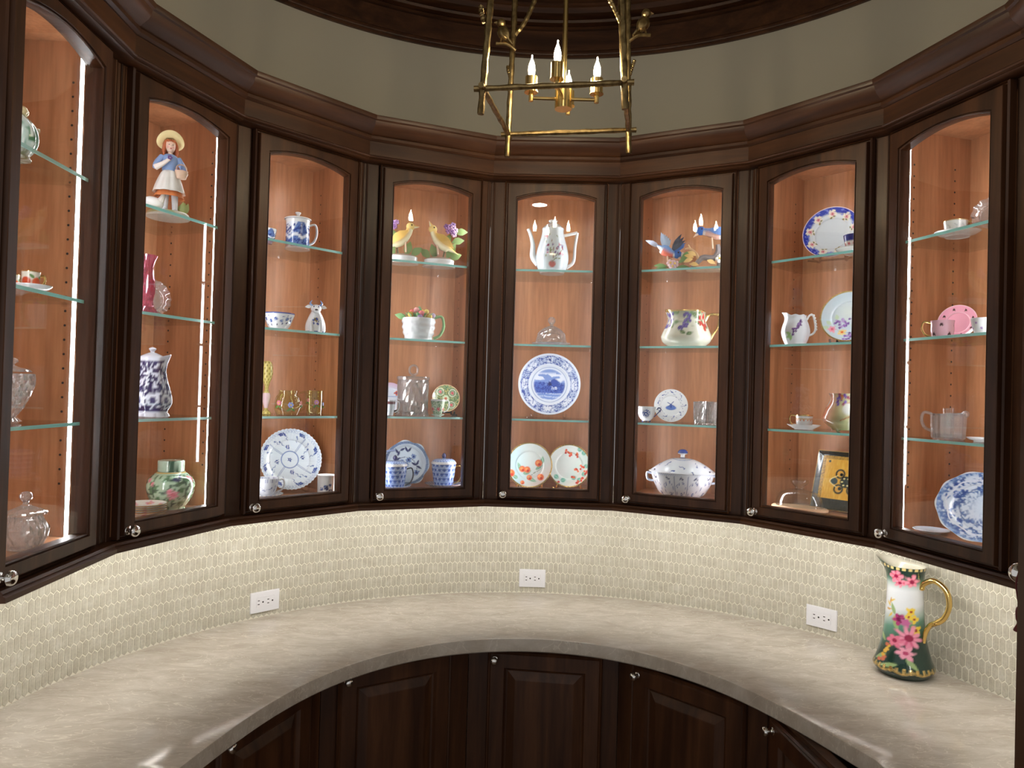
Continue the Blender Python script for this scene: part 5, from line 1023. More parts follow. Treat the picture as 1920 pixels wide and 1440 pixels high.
# ---------------- cabinet 5
o, m_ = item('bluebird_figurine', 'bluebird figurine with raised wings above pink blossom', 'figurine', 5, 2, 1255, 470, 0.12, 0.9)
u = 72 * m_; SKY, DB = rgb(170, 192, 222), rgb(52, 104, 186)
bird(o, u, rgb(120, 158, 214), DB, rgb(226, 228, 232), [(-0.40, 0.78), (-0.32, 0.72), (-0.22, 0.66), (-0.10, 0.58), (0.04, 0.50), (0.12, 0.48), (0.20, 0.48), (0.28, 0.36)], wing=1, breast=rgb(222, 116, 96))
for s_, p0_, p1_ in ((0, (-0.12, -0.02, 0.60), (-0.22, 0.0, 1.06)), (1, (0.06, -0.02, 0.55), (0.30, -0.02, 1.0))):
    wg = MB()
    for j in range(6):
        t_ = j / 5; d_ = np.array(p1_) - np.array(p0_); side = np.array([0.10 if s_ else 0.05, 0, -0.04]) * j
        wg.leaf(np.array(p0_) * u, (d_ + side) , np.linalg.norm(d_) * u * (1 - 0.07 * j), 0.12 * u, (SKY if s_ == 0 else (DB if j > 2 else rgb(64, 70, 92))), (0, -1, 0.1))
    wg.build('wing', 'bisque', o)
MB().leaf((-0.25 * u, 0, 0.66 * u), (-0.85, 0, 0.45), 0.42 * u, 0.14 * u, rgb(176, 186, 210)).build('tail', 'bisque', o)
br = MB().tube([(-0.30 * u, 0, 0.036 * u), (-0.16 * u, 0, 0.14 * u), (0.05 * u, 0, 0.22 * u), (0.02 * u, 0, 0.40 * u)], 0.035 * u, 8, rgb(170, 130, 92)).tube([(0.05 * u, 0, 0.1 * u), (0.28 * u, 0, 0.16 * u), (0.44 * u, -0.02 * u, 0.34 * u)], 0.028 * u, 8, rgb(190, 150, 100)).tube([(0.32 * u, 0.04 * u, 0.036 * u), (0.15 * u, 0, 0.1 * u), (-0.16 * u, 0, 0.12 * u)], 0.035 * u, 8, rgb(190, 146, 104)).tube([(-0.05 * u, 0.12 * u, 0.036 * u), (0, 0.03 * u, 0.16 * u)], 0.035 * u, 8, rgb(180, 140, 100)); br.build('branch', 'bisque', o)
fb = MB()
for x, z in ((0.04, 0.24), (0.15, 0.22), (0.1, 0.15)): blossom(fb, (x * u, -0.08 * u, z * u), 0.11 * u, rgb(228, 196, 206))
fb.ell((0.34 * u, -0.02 * u, 0.46 * u), (0.05 * u, 0.05 * u, 0.07 * u), rgb(240, 232, 230)); fb.build('blossom', 'bisque', o)
lf = MB()
for x, z, dx, dz in ((0.22, 0.24, 0.8, 0.35), (-0.05, 0.16, -0.9, 0.05), (0.2, 0.12, 0.7, 0.0), (0.3, 0.34, 0.7, 0.6), (0.0, 0.06, -0.6, 0.1)): lf.leaf((x * u, -0.04 * u, z * u), (dx, 0, dz), 0.34 * u, 0.11 * u, rgb(116, 156, 92))
lf.build('leaves', 'bisque', o)
o, m_ = item('bluebird_figurine', 'bluebird figurine standing on a gnarled grey branch', 'figurine', 5, 2, 1330, 468, 0.12, 0.9)
u = 74 * m_
P, *_ = lathe_pts([(0, 0), (0.52 * u, 0), (0.54 * u, 0.03 * u), (0.5 * u, 0.07 * u), (0, 0.08 * u)], 48, 20); MB().grid(P * np.array([1, 0.55, 1]), rgb(226, 214, 196)).build('base', 'bisque', o)
GB = rgb(128, 120, 122)
br = MB().tube([(-0.42 * u, 0, 0.08 * u), (-0.30 * u, 0, 0.2 * u), (-0.15 * u, 0, 0.34 * u), (0.1 * u, 0, 0.32 * u), (0.22 * u, 0, 0.46 * u), (0.2 * u, 0, 0.66 * u)], [0.05 * u, 0.06 * u, 0.075 * u, 0.08 * u, 0.08 * u, 0.05 * u], 10, GB).tube([(-0.25 * u, 0, 0.28 * u), (-0.33 * u, 0, 0.46 * u), (-0.48 * u, 0, 0.58 * u), (-0.60 * u, 0, 0.57 * u)], [0.05 * u, 0.04 * u, 0.03 * u, 0.02 * u], 8, rgb(196, 158, 118)).tube([(-0.46 * u, 0, 0.56 * u), (-0.52 * u, 0, 0.68 * u)], [0.028 * u, 0.014 * u], 8, rgb(214, 178, 130)).tube([(0.25 * u, 0, 0.08 * u), (0.28 * u, 0, 0.3 * u), (0.2 * u, 0, 0.46 * u)], 0.07 * u, 8, GB); br.build('branch', 'bisque', o)
bird(o, u, rgb(96, 132, 190), DB, rgb(216, 206, 204), [(0.62, 0.76), (0.46, 0.84), (0.30, 0.90), (0.12, 0.94), (-0.04, 0.98), (-0.14, 1.0), (-0.22, 1.02), (-0.36, 0.90)], breast=rgb(214, 170, 156))
lf = MB()
for x, z, dx, dz in ((-0.38, 0.34, -0.9, 0.2), (-0.4, 0.3, -0.8, -0.3), (-0.32, 0.38, -0.8, 0.4), (-0.05, 0.26, 0.6, -0.3), (-0.25, 0.14, -0.9, 0.1)): lf.leaf((x * u, -0.06 * u, z * u), (dx, 0, dz), 0.24 * u, 0.12 * u, rgb(222, 188, 122))
lf.build('leaves', 'bisque', o)
fb = MB(); blossom(fb, (0.26 * u, -0.12 * u, 0.28 * u), 0.12 * u, rgb(240, 238, 236)); fb.build('blossom', 'bisque', o)
o, m_ = item('grape_pitcher', 'squat cream pitcher painted with purple and red grapes, gold handle', 'pitcher', 5, 1, 1287, 615, 0.13, 0.9)
w, h = 92 * m_, 68 * m_
def fn(X, Z, R, A):
    C = base(X, rgb(224, 224, 208)); mixc(C, (Z / h - 0.72) * 3, rgb(150, 160, 130)); mixc(C, (0.2 - Z / h) * 3, rgb(206, 214, 190)); mixc(C, (noisep(X, Z, 60, 5) - 0.6) * 4 * (Z > h * 0.5), rgb(120, 150, 110))
    for cx, cz, cc, c2 in ((-0.02, 0.68, rgb(104, 88, 160), rgb(140, 128, 196)), (0.42, 0.78, rgb(196, 60, 56), rgb(226, 110, 100)), (-0.46, 0.72, rgb(104, 88, 160), rgb(140, 128, 196))):
        r_ = random.Random(int(cx * 100)); 
        for j in range(17): x_, z_ = cx * w + w * 0.12 * r_.uniform(-1, 1), cz * h + h * 0.2 * r_.uniform(-1, 1); dot(C, X, Z, x_, z_, w * 0.036, cc, 0.2); dot(C, X, Z, x_ - w * 0.01, z_ + w * 0.01, w * 0.013, c2, 0.6)
    for cx, cz, an in ((0.14, 0.85, 0.3), (0.2, 0.7, -0.5), (-0.16, 0.9, 2.6), (0.0, 0.32, 0.3), (0.0, 0.34, 2.7), (-0.3, 0.5, 1.8), (0.28, 0.9, 0.5)): leafp(C, X, Z, cx * w, cz * h, w * 0.14, w * 0.045, an, rgb(106, 132, 90), rgb(160, 176, 130))
    dot(C, X, Z, 0.42 * w, 0.48 * h, w * 0.045, rgb(200, 72, 60)); ringp(C, Z, h * 0.965, h * 1.1, GOLDC, 0.7); return C
lipm = lambda r, z, a: (r * (1 + 0.16 * np.clip(z / h - 0.8, 0, 1) * 5 * np.clip(np.cos(a + 1.57), 0, 1) ** 6), z + h * 0.05 * np.clip(z / h - 0.8, 0, 1) * 5 * np.clip(np.cos(a + 1.57), 0, 1) ** 6)
ware(o, 'body', [(0, 0), (w * 0.32, 0), (w * 0.36, h * 0.03), (w * 0.47, h * 0.15), (w * 0.5, h * 0.3), (w * 0.44, h * 0.52), (w * 0.375, h * 0.75), (w * 0.38, h), (w * 0.355, h), (w * 0.35, h * 0.75), (w * 0.4, h * 0.4), (0, h * 0.1)], fn, nu=128, nv=80, mod=lipm)
MB().tube([(w * 0.36, 0, h * 0.72), (w * 0.44, 0, h * 0.9), (w * 0.64, 0, h * 0.92)], 0.0055, 8, np.r_[GOLDC, 0.8], samples=10).tube([(w * 0.64, 0, h * 0.92), (w * 0.63, 0, h * 0.62), (w * 0.52, 0, h * 0.35), (w * 0.46, 0, h * 0.2)], 0.0055, 8, np.r_[GOLDC, 0.8], samples=14).build('handle', 'glazed_china', o)
o, m_ = item('teacup', 'footed white cup with blue landscape and dark scroll handle', 'cup', 5, 0, 1212, 775, 0.10, 0.9)
w, h = 34 * m_, 29 * m_
def fn(X, Z, R, A): C = base(X, WHITE[:3]); mixc(C, np.clip(1 - np.hypot(X / (w * 0.26), (Z - h * 0.5) / (h * 0.3)), 0, 1) * 3 * (noisep(X, Z, 420, 3) > 0.42), BLUE); return C
ware(o, 'bowl', cup_prof(w, h * 0.92, 0.5, 0.88), fn).location = (0, 0, h * 0.08)
for s_ in range(3): MB().ell((w * 0.22 * math.cos(s_ * 2.1 - 0.5), w * 0.22 * math.sin(s_ * 2.1 - 0.5), h * 0.07), (0.0035, 0.0035, h * 0.07), NAVY).build('foot', 'glazed_china', o)
handle(o, [(w * 0.42, 0, h * 0.35), (w * 0.62, 0, h * 0.6), (w * 0.78, 0, h * 0.84), (w * 0.66, 0, h * 0.95), (w * 0.56, 0, h * 0.8)], 0.002, NAVY)
o, m_ = item('small_plate', 'white plate with scattered blue flowers and windmill scene', 'plate', 5, 0, 1258, 761, 0.17, 0.9)
R_ = 31 * m_
def fn(x, z, r, a):
    C = base(x, WHITE[:3]); 
    for j in range(9): sprig(C, x, z, R_ * 0.76 * math.cos(j * 0.7), R_ * 0.76 * math.sin(j * 0.7), R_ * 0.12, BLUE, j)
    for j in range(30): dot(C, x, z, R_ * (0.6 + 0.1 * (j % 4)) * math.cos(j * 2.4), R_ * (0.6 + 0.1 * (j % 4)) * math.sin(j * 2.4), R_ * 0.022, BLUE)
    mixc(C, np.clip(1 - np.hypot(x / (R_ * 0.36), (z + R_ * 0.12) / (R_ * 0.16)), 0, 1) * 4, rgb(84, 116, 190)); linep(C, x, z, [(-R_ * 0.2, R_ * 0.2), (R_ * 0.2, -R_ * 0.02)], R_ * 0.02, BLUE); linep(C, x, z, [(-R_ * 0.15, -R_ * 0.05), (R_ * 0.15, R_ * 0.26)], R_ * 0.02, BLUE); leafp(C, x, z, 0, -R_ * 0.15, R_ * 0.3, R_ * 0.08, 1.57, BLUE); return C
plate(o, 'dish', R_, 0.010, fn, 0.16, lip=0.001)
for i, (px, d_) in enumerate(((1313, 0.09), (1325, 0.15), (1340, 0.10))):
    o, m_ = item('crystal_tumbler', ('cut crystal tumbler standing next to the windmill plate', 'cut crystal tumbler standing behind the other two', 'cut crystal tumbler at the end of the three')[i], 'tumbler', 5, 0, px, 775, d_, group='cut crystal tumblers')
    w, h = 25 * m_, 43 * m_
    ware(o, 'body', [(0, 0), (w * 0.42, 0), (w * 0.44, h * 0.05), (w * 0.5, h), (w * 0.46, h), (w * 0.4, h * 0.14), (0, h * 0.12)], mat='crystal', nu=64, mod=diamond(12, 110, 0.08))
o, m_ = item('tureen', 'oval white tureen with blue sprigs and mushroom-knobbed lid', 'tureen', 5, -1, 1279, 900, 0.13, 0.8)
w, h = 122 * m_, 46 * m_; ova = lambda r, z, a: (r * (1 - 0.28 * np.abs(np.cos(a)) ** 1.2), z)
def fn(X, Z, R, A):
    C = base(X, rgb(226, 230, 238))
    for j in range(-5, 6):
        x0 = j * w * 0.26; linep(C, X, Z, [(x0 + w * 0.13, 0), (x0 + w * 0.13, h * 0.9)], 0.0009, rgb(140, 150, 180))
        for a_ in range(3):
            for b_ in range(2): dot(C, X, Z, x0 + (a_ - 1 + 0.5 * b_) * 0.006, h * 0.86 - b_ * 0.006, 0.0022, NAVY)
        linep(C, X, Z, [(x0 - w * 0.09, h * 0.15), (x0 - w * 0.1, h * 0.5), (x0, h * 0.66), (x0 + w * 0.09, h * 0.5), (x0 + w * 0.07, h * 0.2)], 0.0009, rgb(110, 126, 172)); sprig(C, X, Z, x0 - w * 0.06, h * 0.5, w * 0.035, BLUE, 0.5); sprig(C, X, Z, x0 + w * 0.06, h * 0.6, w * 0.035, BLUE, 2.0); flower(C, X, Z, x0 + w * 0.02, h * 0.18, w * 0.035, BLUE, WHITE[:3], 5)
    mixc(C, (np.sin(X * 700 + Z * 900) - 0.2) * ((Z > h * 0.92)), PBLUE); return C
ware(o, 'bowl', [(0, 0), (w * 0.26, 0), (w * 0.28, h * 0.06), (w * 0.34, h * 0.15), (w * 0.42, h * 0.5), (w * 0.47, h * 0.9), (w * 0.48, h), (w * 0.44, h), (w * 0.3, h * 0.2), (0, h * 0.1)], fn, nu=144, nv=70, mod=ova)
def fn(X, Z, R, A):
    C = base(X, rgb(226, 230, 238)); x, y = R * np.sin(A), R * np.cos(A)
    for j in range(14): an = j * 0.449; sprig(C, x, y, w * (0.27 + 0.08 * (j % 2)) * math.sin(an), w * (0.27 + 0.08 * (j % 2)) * math.cos(an), w * 0.04, BLUE, an)
    for j in range(10):
        an = j * 0.628
        for b_ in range(3): dot(C, x, y, w * 0.43 * math.sin(an + (b_ - 1) * 0.03), w * 0.43 * math.cos(an + (b_ - 1) * 0.03), 0.0026, NAVY)
    ringp(C, R, w * 0.475, w, WHITE[:3]); ringp(C, R, w * 0.14, w * 0.15, PBLUE); return C
ware(o, 'lid', [(w * 0.50, h * 1.0), (w * 0.51, h * 1.03), (w * 0.47, h * 1.09), (w * 0.36, h * 1.3), (w * 0.2, h * 1.52), (w * 0.08, h * 1.58), (0, h * 1.58)], fn, nu=144, nv=60, mod=ova)
ware(o, 'mushroom_knob', [(w * 0.06, h * 1.56), (w * 0.035, h * 1.62), (w * 0.035, h * 1.72), (w * 0.075, h * 1.77), (w * 0.07, h * 1.86), (w * 0.04, h * 1.93), (0, h * 1.95)], lambda X, Z, R, A: (lambda C: (mixc(C, (Z - h * 1.77) / 0.002, rgb(36, 62, 140)), mixc(C, (0.002 - np.abs(Z - h * 1.6)) / 0.001, NAVY), C)[2])(base(X, WHITE[:3])), nu=32, nv=30)
for s_ in (-1, 1): handle(o, [(s_ * w * 0.43, 0, h * 0.88), (s_ * w * 0.53, 0, h * 0.92), (s_ * w * 0.52, 0, h * 0.66), (s_ * w * 0.42, 0, h * 0.6)], 0.0045, rgb(190, 202, 228))

# ---------------- cabinet 6
o, m_ = item('floral_plate', 'large plate with cobalt blue rim and cream roses on black easel', 'plate', 6, 2, 1560, 432, 0.17, 0.55)
R_ = 51 * m_
def fn(x, z, r, a):
    C = base(x, rgb(216, 224, 230)); mixc(C, (r - 0.74) * 12, rgb(46, 62, 168)); mixc(C, (noisep(x, z, 200, 5) - 0.62) * 6 * (r > 0.74), rgb(110, 124, 212))
    for j in range(9):
        an = j * 0.698 + 0.2; cx, cz = R_ * 0.76 * math.cos(an), R_ * 0.76 * math.sin(an)
        for q_ in range(5): flower(C, x, z, cx + R_ * 0.09 * math.cos(q_ * 1.26), cz + R_ * 0.09 * math.sin(q_ * 1.26), R_ * 0.085, rgb(236, 230, 212), None, 5, q_)
        flower(C, x, z, cx, cz, R_ * 0.09, rgb(222, 150, 160), rgb(180, 80, 80), 6); leafp(C, x, z, cx * 0.86, cz * 0.86, R_ * 0.12, R_ * 0.03, an + 2, rgb(140, 130, 70)); leafp(C, x, z, cx * 0.88, cz * 0.88, R_ * 0.12, R_ * 0.03, an - 1.5, rgb(130, 130, 90))
    ringp(C, r, 0.975, 1.2, rgb(236, 216, 222), 0, 0.01); return C
plate(o, 'dish', R_, 0.018, fn, 0.24, lip=0.006, nu=160); stand(6, 2, 1560, 432, 0.17, R_, 'black wooden easel under the cobalt-rimmed rose plate', tilt=0.24, face=0.55)
o, m_ = item('saucer', 'white saucer before the cobalt-rimmed rose plate', 'saucer', 6, 2, 1603, 462, 0.098)
ware(o, 'dish', saucer_prof(66 * m_, 0.016), c=rgb(222, 224, 222))
o, m_ = item('teacup', 'cobalt-rimmed floral cup before the rose plate', 'cup', 6, 2, 1606, 445, 0.098, lift=0.0055)
w, h = 46 * m_, 32 * m_
def fn(X, Z, R, A): C = base(X, rgb(226, 222, 220)); mixc(C, (Z - h * 0.55) / (h * 0.1), rgb(44, 52, 140)); [flower(C, X, Z, i * w * 0.24, h * 0.45, w * 0.09, rgb(206, 130, 140), RED, 5, i) for i in range(-5, 6)]; return C
ware(o, 'bowl', cup_prof(w, h, 0.5, 0.85), fn); handle(o, ear(1, w / 2, h * 0.3, h * 0.85, w * 0.22), 0.0028, WHITE)
o, m_ = item('lilac_pitcher', 'white porcelain pitcher with painted lilac sprig and beaded handle', 'pitcher', 6, 1, 1492, 610, 0.11, 0.9)
w, h = 50 * m_, 62 * m_
def fn(X, Z, R, A):
    C = base(X, rgb(222, 228, 236)); r_ = random.Random(3)
    for j in range(34): t_ = r_.random(); flower(C, X, Z, w * (-0.12 + 0.36 * t_) + w * 0.10 * (1 - t_) * r_.uniform(-1, 1), h * (0.34 + 0.36 * t_) + h * 0.06 * r_.uniform(-1, 1), w * 0.045, (PURP, rgb(84, 54, 120), rgb(140, 110, 176))[j % 3], None, 4, j)
    for an in (2.6, 3.6, 4.4): leafp(C, X, Z, -w * 0.12, h * 0.3, w * 0.24, w * 0.07, an, rgb(150, 196, 130))
    for j in range(10): dot(C, X, Z, -w * 0.52 + w * 0.05 * r_.uniform(-1, 1), h * (0.2 + 0.03 * j), w * 0.03, LILAC)
    return C
spm = lambda r, z, a: (r * (1 + 0.6 * np.clip((z / h - 0.72) / 0.28, 0, 1) ** 1.6 * np.clip(np.cos(a + 1.57), 0, 1) ** 5) * (1 + 0.02 * np.cos(8 * a)), z + h * 0.14 * np.clip((z / h - 0.72) / 0.28, 0, 1) * np.clip(np.cos(a + 1.57), 0, 1) ** 3 + h * 0.02 * np.clip((z / h - 0.85) / 0.1, 0, 1) * np.cos(7 * a))
ware(o, 'body', [(0, 0), (w * 0.34, 0), (w * 0.36, h * 0.04), (w * 0.44, h * 0.2), (w * 0.5, h * 0.42), (w * 0.44, h * 0.66), (w * 0.36, h * 0.82), (w * 0.37, h * 0.92), (w * 0.34, h * 0.92), (w * 0.33, h * 0.8), (w * 0.42, h * 0.4), (0, h * 0.1)], fn, nu=96, nv=80, mod=spm)
hp = spline([(w * 0.34, 0, h * 0.72), (w * 0.46, 0, h * 0.9), (w * 0.58, 0, h * 0.92), (w * 0.66, 0, h * 0.7), (w * 0.68, 0, h * 0.48), (w * 0.6, 0, h * 0.36), (w * 0.44, 0, h * 0.30)], 26); mb = MB().tube(hp, 0.0035, 8, WHITE, samples=26)
for p_ in hp[6:20:2]: mb.ell(p_ + np.array([0.002, 0, 0]), (0.0045, 0.004, 0.0045), WHITE, nu=8, nv=6)
mb.build('handle', 'glazed_china', o)
o, m_ = item('violet_plate', 'pale blue gilt-edged plate painted with violets and roses', 'plate', 6, 1, 1592, 583, 0.17, 0.55)
R_ = 50 * m_
def fn(x, z, r, a):
    C = base(x, rgb(196, 212, 222)); mixc(C, np.clip(0.6 - np.hypot(x, z - R_ * 0.2) / R_, 0, 0.8), rgb(226, 228, 214)); r_ = random.Random(12)
    for cx, cz in ((-0.35, -0.2), (-0.1, -0.15), (0.15, -0.7), (-0.2, -0.35), (0.3, -0.55), (0.0, -0.85), (0.45, -0.25)):
        for j in range(8): flower(C, x, z, (cx + r_.uniform(-0.13, 0.13)) * R_, (cz + r_.uniform(-0.1, 0.1)) * R_, 0.06 * R_, (PURP, LILAC, rgb(140, 100, 176))[j % 3], None, 5, j)
    for cx, cz, an in ((-0.6, -0.3, 2.4), (-0.65, -0.45, 2.9), (0.1, -0.4, 0.8), (-0.4, -0.1, 1.8)): leafp(C, x, z, cx * R_, cz * R_, 0.25 * R_, 0.09 * R_, an, rgb(190, 210, 180))
    flower(C, x, z, -0.55 * R_, -0.48 * R_, 0.17 * R_, PINK, ROSE, 6, 0, rgb(226, 130, 150)); flower(C, x, z, -0.2 * R_, -0.6 * R_, 0.18 * R_, rgb(240, 214, 150), ORANGE, 6, 0.5, rgb(232, 190, 110)); ringp(C, r, 0.955, 1.2, GOLDC, 0.8, 0.02); return C
plate(o, 'dish', R_, 0.014, fn, 0.24, scallop=lambda a: 1 + 0.01 * np.cos(14 * a), lip=0.008, nu=160); stand(6, 1, 1592, 583, 0.17, R_, 'black wooden easel under the violet-painted plate', tilt=0.24, face=0.55)
o, m_ = item('saucer', 'white saucer under the gold-banded cup', 'saucer', 6, 0, 1507, 800, 0.11)
ware(o, 'dish', [(0, 0.001), (16 * m_, 0.0005), (17 * m_, 0.002), (30 * m_, 0.016), (29 * m_, 0.017), (16 * m_, 0.005), (0, 0.004)], c=rgb(222, 226, 232))
o, m_ = item('teacup', 'small white cup with gold bands and gold handle', 'cup', 6, 0, 1508, 788, 0.11, 0.9, lift=0.0048)
w, h = 31 * m_, 25 * m_
def fn(X, Z, R, A): C = base(X, rgb(224, 226, 226)); ringp(C, Z, h * 0.9, h * 1.1, GOLDC, 1.0); ringp(C, Z, h * 0.68, h * 0.74, rgb(200, 150, 80)); [flower(C, X, Z, i * w * 0.2, h * 0.6, w * 0.07, rgb(206, 150, 110), RED, 5, i) for i in range(-6, 7)]; return C
ware(o, 'bowl', cup_prof(w, h, 0.75, 0.94), fn); handle(o, ear(-1, w / 2, h * 0.15, h * 0.9, w * 0.34), 0.0024, GOLDC, metal=1.0)
o, m_ = item('fruit_vase', 'bulbous vase painted with grapes and autumn leaves', 'vase', 6, 0, 1588, 772, 0.12, 0.9)
w, h = 84 * m_, 72 * m_
def fn(X, Z, R, A):
    C = base(X, rgb(196, 196, 150)); mixc(C, (-X / w - 0.1) * 3, rgb(214, 140, 110)); mixc(C, (0.35 - Z / h) * 3, rgb(120, 134, 92)); mixc(C, (noisep(X, Z, 40, 5) - 0.6) * 4, rgb(226, 232, 222)); r_ = random.Random(6)
    for j in range(40): x_, z_ = w * r_.uniform(-0.25, 0.35), h * r_.uniform(0.66, 0.98); dot(C, X, Z, x_, z_, w * 0.035, (PURP, rgb(190, 120, 70), rgb(120, 100, 186), rgb(150, 70, 100))[j % 4], 0.3)
    dot(C, X, Z, 0.06 * w, 0.6 * h, 0.13 * w, rgb(220, 226, 220)); linep(C, X, Z, [(-0.1 * w, 0.3 * h), (0.2 * w, 0.5 * h)], 0.0015, rgb(170, 110, 70)); return C
ware(o, 'body', [(0, 0.006), (w * 0.28, 0.006), (w * 0.32, h * 0.08), (w * 0.5, h * 0.3), (w * 0.46, h * 0.55), (w * 0.34, h * 0.85), (w * 0.38, h), (w * 0.35, h), (w * 0.3, h * 0.8), (w * 0.4, h * 0.4), (0, h * 0.15)], fn, nu=96, nv=80)
for j in range(4): MB().ell((w * 0.24 * math.cos(j * 1.57 + 0.78), w * 0.24 * math.sin(j * 1.57 + 0.78), 0.005), (0.006, 0.006, 0.005), rgb(110, 120, 80)).build('foot', 'glazed_china', o)
o, m_ = item('cheese_board', 'oval pale wooden board under the clear glass dome', 'board', 6, -1, 1499, 948, 0.135, 0.4)
w = 103 * m_
P, *_ = lathe_pts([(0, 0), (w * 0.48, 0), (w * 0.5, 0.004), (w * 0.5, 0.009), (w * 0.48, 0.013), (0, 0.013)], 64, 30); MB().grid(P * np.array([1, 0.5, 1])).build('slab', 'pale_wood', o)
o, m_ = item('glass_dome', 'clear oval glass dome with knob on pale wooden board', 'dome', 6, -1, 1499, 925, 0.135, 0.4, lift=0.0130)
w, h = 86 * m_, 32 * m_
P, *_ = lathe_pts([(w * 0.5, 0), (w * 0.49, h * 0.3), (w * 0.4, h * 0.75), (w * 0.2, h * 0.97), (w * 0.0, h), (w * 0.18, h * 0.93), (w * 0.38, h * 0.72), (w * 0.465, h * 0.3), (w * 0.475, 0), (w * 0.5, 0)], 64, 60); MB().grid(P * np.array([1, 0.55, 1])).build('shell', 'clear_glass', o)
ware(o, 'knob', [(0, h * 0.98), (w * 0.09, h * 0.99), (w * 0.1, h * 1.15), (w * 0.17, h * 1.35), (w * 0.18, h * 1.5), (w * 0.1, h * 1.55), (0, h * 1.5)], mat='clear_glass', nu=32, nv=30)
o, m_ = item('gilt_tray', 'black and gold Florentine style tray leaning at the cabinet back', 'tray', 6, -1, 1578, 905, 0.20, 0.0)
hh = 114 * m_; ww = 0.105
tr = MB(); nx, nz = 90, 90; xs, zs = np.linspace(-ww, ww, nx), np.linspace(0, hh, nz); Xg, Zg = np.meshgrid(xs, zs)
rimd = np.minimum(np.minimum(Xg + ww, ww - Xg), np.minimum(Zg, hh - Zg)); Yg = -0.012 * np.clip(1 - rimd / 0.014, 0, 1)
C = base(Xg, rgb(214, 160, 56)); mixc(C, (noisep(Xg, Zg * 0.2, 400, 2) - 0.4) * 1.2, rgb(232, 190, 90)); mixc(C, ((rimd > 0.015) & (rimd < 0.026)) * (0.5 + 0.5 * (noisep(Xg, Zg, 500, 3) > 0.5)), rgb(150, 116, 50)); mixc(C, (rimd < 0.0145) * 1.0, rgb(24, 36, 34)); mixc(C, (rimd < 0.002) * 1.0, rgb(206, 168, 100))
cz = hh / 2
for sx in (-1, 1):
    for sz in (-1, 1):
        dot(C, Xg, Zg, sx * (ww - 0.04), cz + sz * (hh / 2 - 0.034), 0.0045, rgb(30, 60, 56)); dot(C, Xg, Zg, sx * 0.022, cz + sz * 0.026, 0.017, rgb(24, 44, 42), 0.15); dot(C, Xg, Zg, sx * 0.022, cz + sz * 0.026, 0.011, rgb(216, 164, 70), 0.2); dot(C, Xg, Zg, sx * 0.018, cz + sz * 0.024, 0.006, rgb(24, 44, 42), 0.2)
    dot(C, Xg, Zg, sx * 0.040, cz, 0.012, rgb(30, 60, 70), 0.15)
    linep(C, Xg, Zg, [(sx * 0.03, cz - 0.02), (sx * 0.056, cz), (sx * 0.03, cz + 0.02)], 0.0012, rgb(240, 226, 170))
dot(C, Xg, Zg, 0, cz, 0.02, rgb(24, 44, 42), 0.15)
for j in range(6): dot(C, Xg, Zg, 0.013 * math.cos(j * 1.05), cz + 0.013 * math.sin(j * 1.05), 0.003, rgb(232, 214, 150))
tr.grid(np.stack([Xg, Yg, Zg], -1), C, False); tr.grid(np.stack([Xg[::30], Yg[::30] + 0.005, Zg[::30]], -1)[::-1], rgb(24, 30, 30), False)
t_ob = tr.build('panel', 'glazed_china', o); t_ob.rotation_euler = (-0.28, 0, 0); t_ob.location = (0, 0, 0.004)

# ---------------- cabinet 7
o, m_ = item('saucer', 'white saucer under the gold-handled white cup', 'saucer', 7, 2, 1795, 440, 0.12)
ware(o, 'dish', saucer_prof(76 * m_, 0.014), c=rgb(224, 228, 228))
o, m_ = item('teacup', 'white cup with faint flowers and gold handle on top shelf', 'cup', 7, 2, 1792, 420, 0.12, 0.9, lift=0.005)
w, h = 41 * m_, 28 * m_
def fn(X, Z, R, A): C = base(X, rgb(226, 228, 226)); [linep(C, X, Z, [(i * w * 0.3, h * 0.2), (i * w * 0.3 + w * 0.1, h * 0.5), (i * w * 0.3, h * 0.7)], 0.0008, rgb(170, 180, 180)) for i in range(-4, 5)]; ringp(C, Z, h * 0.95, h * 1.1, GOLDC, 0.8); return C
ware(o, 'bowl', cup_prof(w, h, 0.7, 0.9), fn); handle(o, ear(1, w / 2, h * 0.25, h * 0.85, w * 0.2), 0.0024, GOLDC, metal=1.0)
o, m_ = item('crystal_plate', 'cut crystal plate standing on edge on the top shelf', 'plate', 7, 2, 1858, 383, 0.15)
plate(o, 'dish', 30 * m_, 0.016, lambda x, z, r, a: base(x, WHITE[:3]), 0.18, scallop=lambda a: 1 + 0.04 * np.cos(12 * a), nu=96, mat='crystal')
o, m_ = item('pink_plate', 'pink plate with small dark flower sprigs leaning behind pink cup', 'plate', 7, 1, 1796, 595, 0.17, 0.7)
R_ = 33 * m_
def floret(C, x, z, s_):
    for dx, dz in ((-0.5, 0), (0.5, 0), (0, 0.8)): dot(C, x, z, s_[0] + dx * s_[2], s_[1] + dz * s_[2], s_[2] * 0.6, rgb(70, 44, 50))
    leafp(C, x, z, s_[0], s_[1] - s_[2] * 0.4, s_[2] * 1.6, s_[2] * 0.3, -0.5, rgb(84, 90, 66)); leafp(C, x, z, s_[0], s_[1] - s_[2] * 0.4, s_[2] * 1.6, s_[2] * 0.3, 3.6, rgb(84, 90, 66))
def fn(x, z, r, a):
    C = base(x, rgb(232, 160, 180)); 
    for j in range(8): an = j * 0.785 + 0.3; floret(C, x, z, (R_ * 0.78 * math.cos(an), R_ * 0.78 * math.sin(an), R_ * 0.06))
    ringp(C, r, 0.6, 0.625, rgb(240, 190, 204), 0, 0.01); ringp(C, r, 0.97, 1.2, rgb(240, 200, 206), 0, 0.01); return C
plate(o, 'dish', R_, 0.010, fn, 0.25, lip=0.001, well=0.6)
o, m_ = item('teacup', 'straight pink cup with dark flower sprigs and gold handle', 'cup', 7, 1, 1767, 613, 0.095, 0.9)
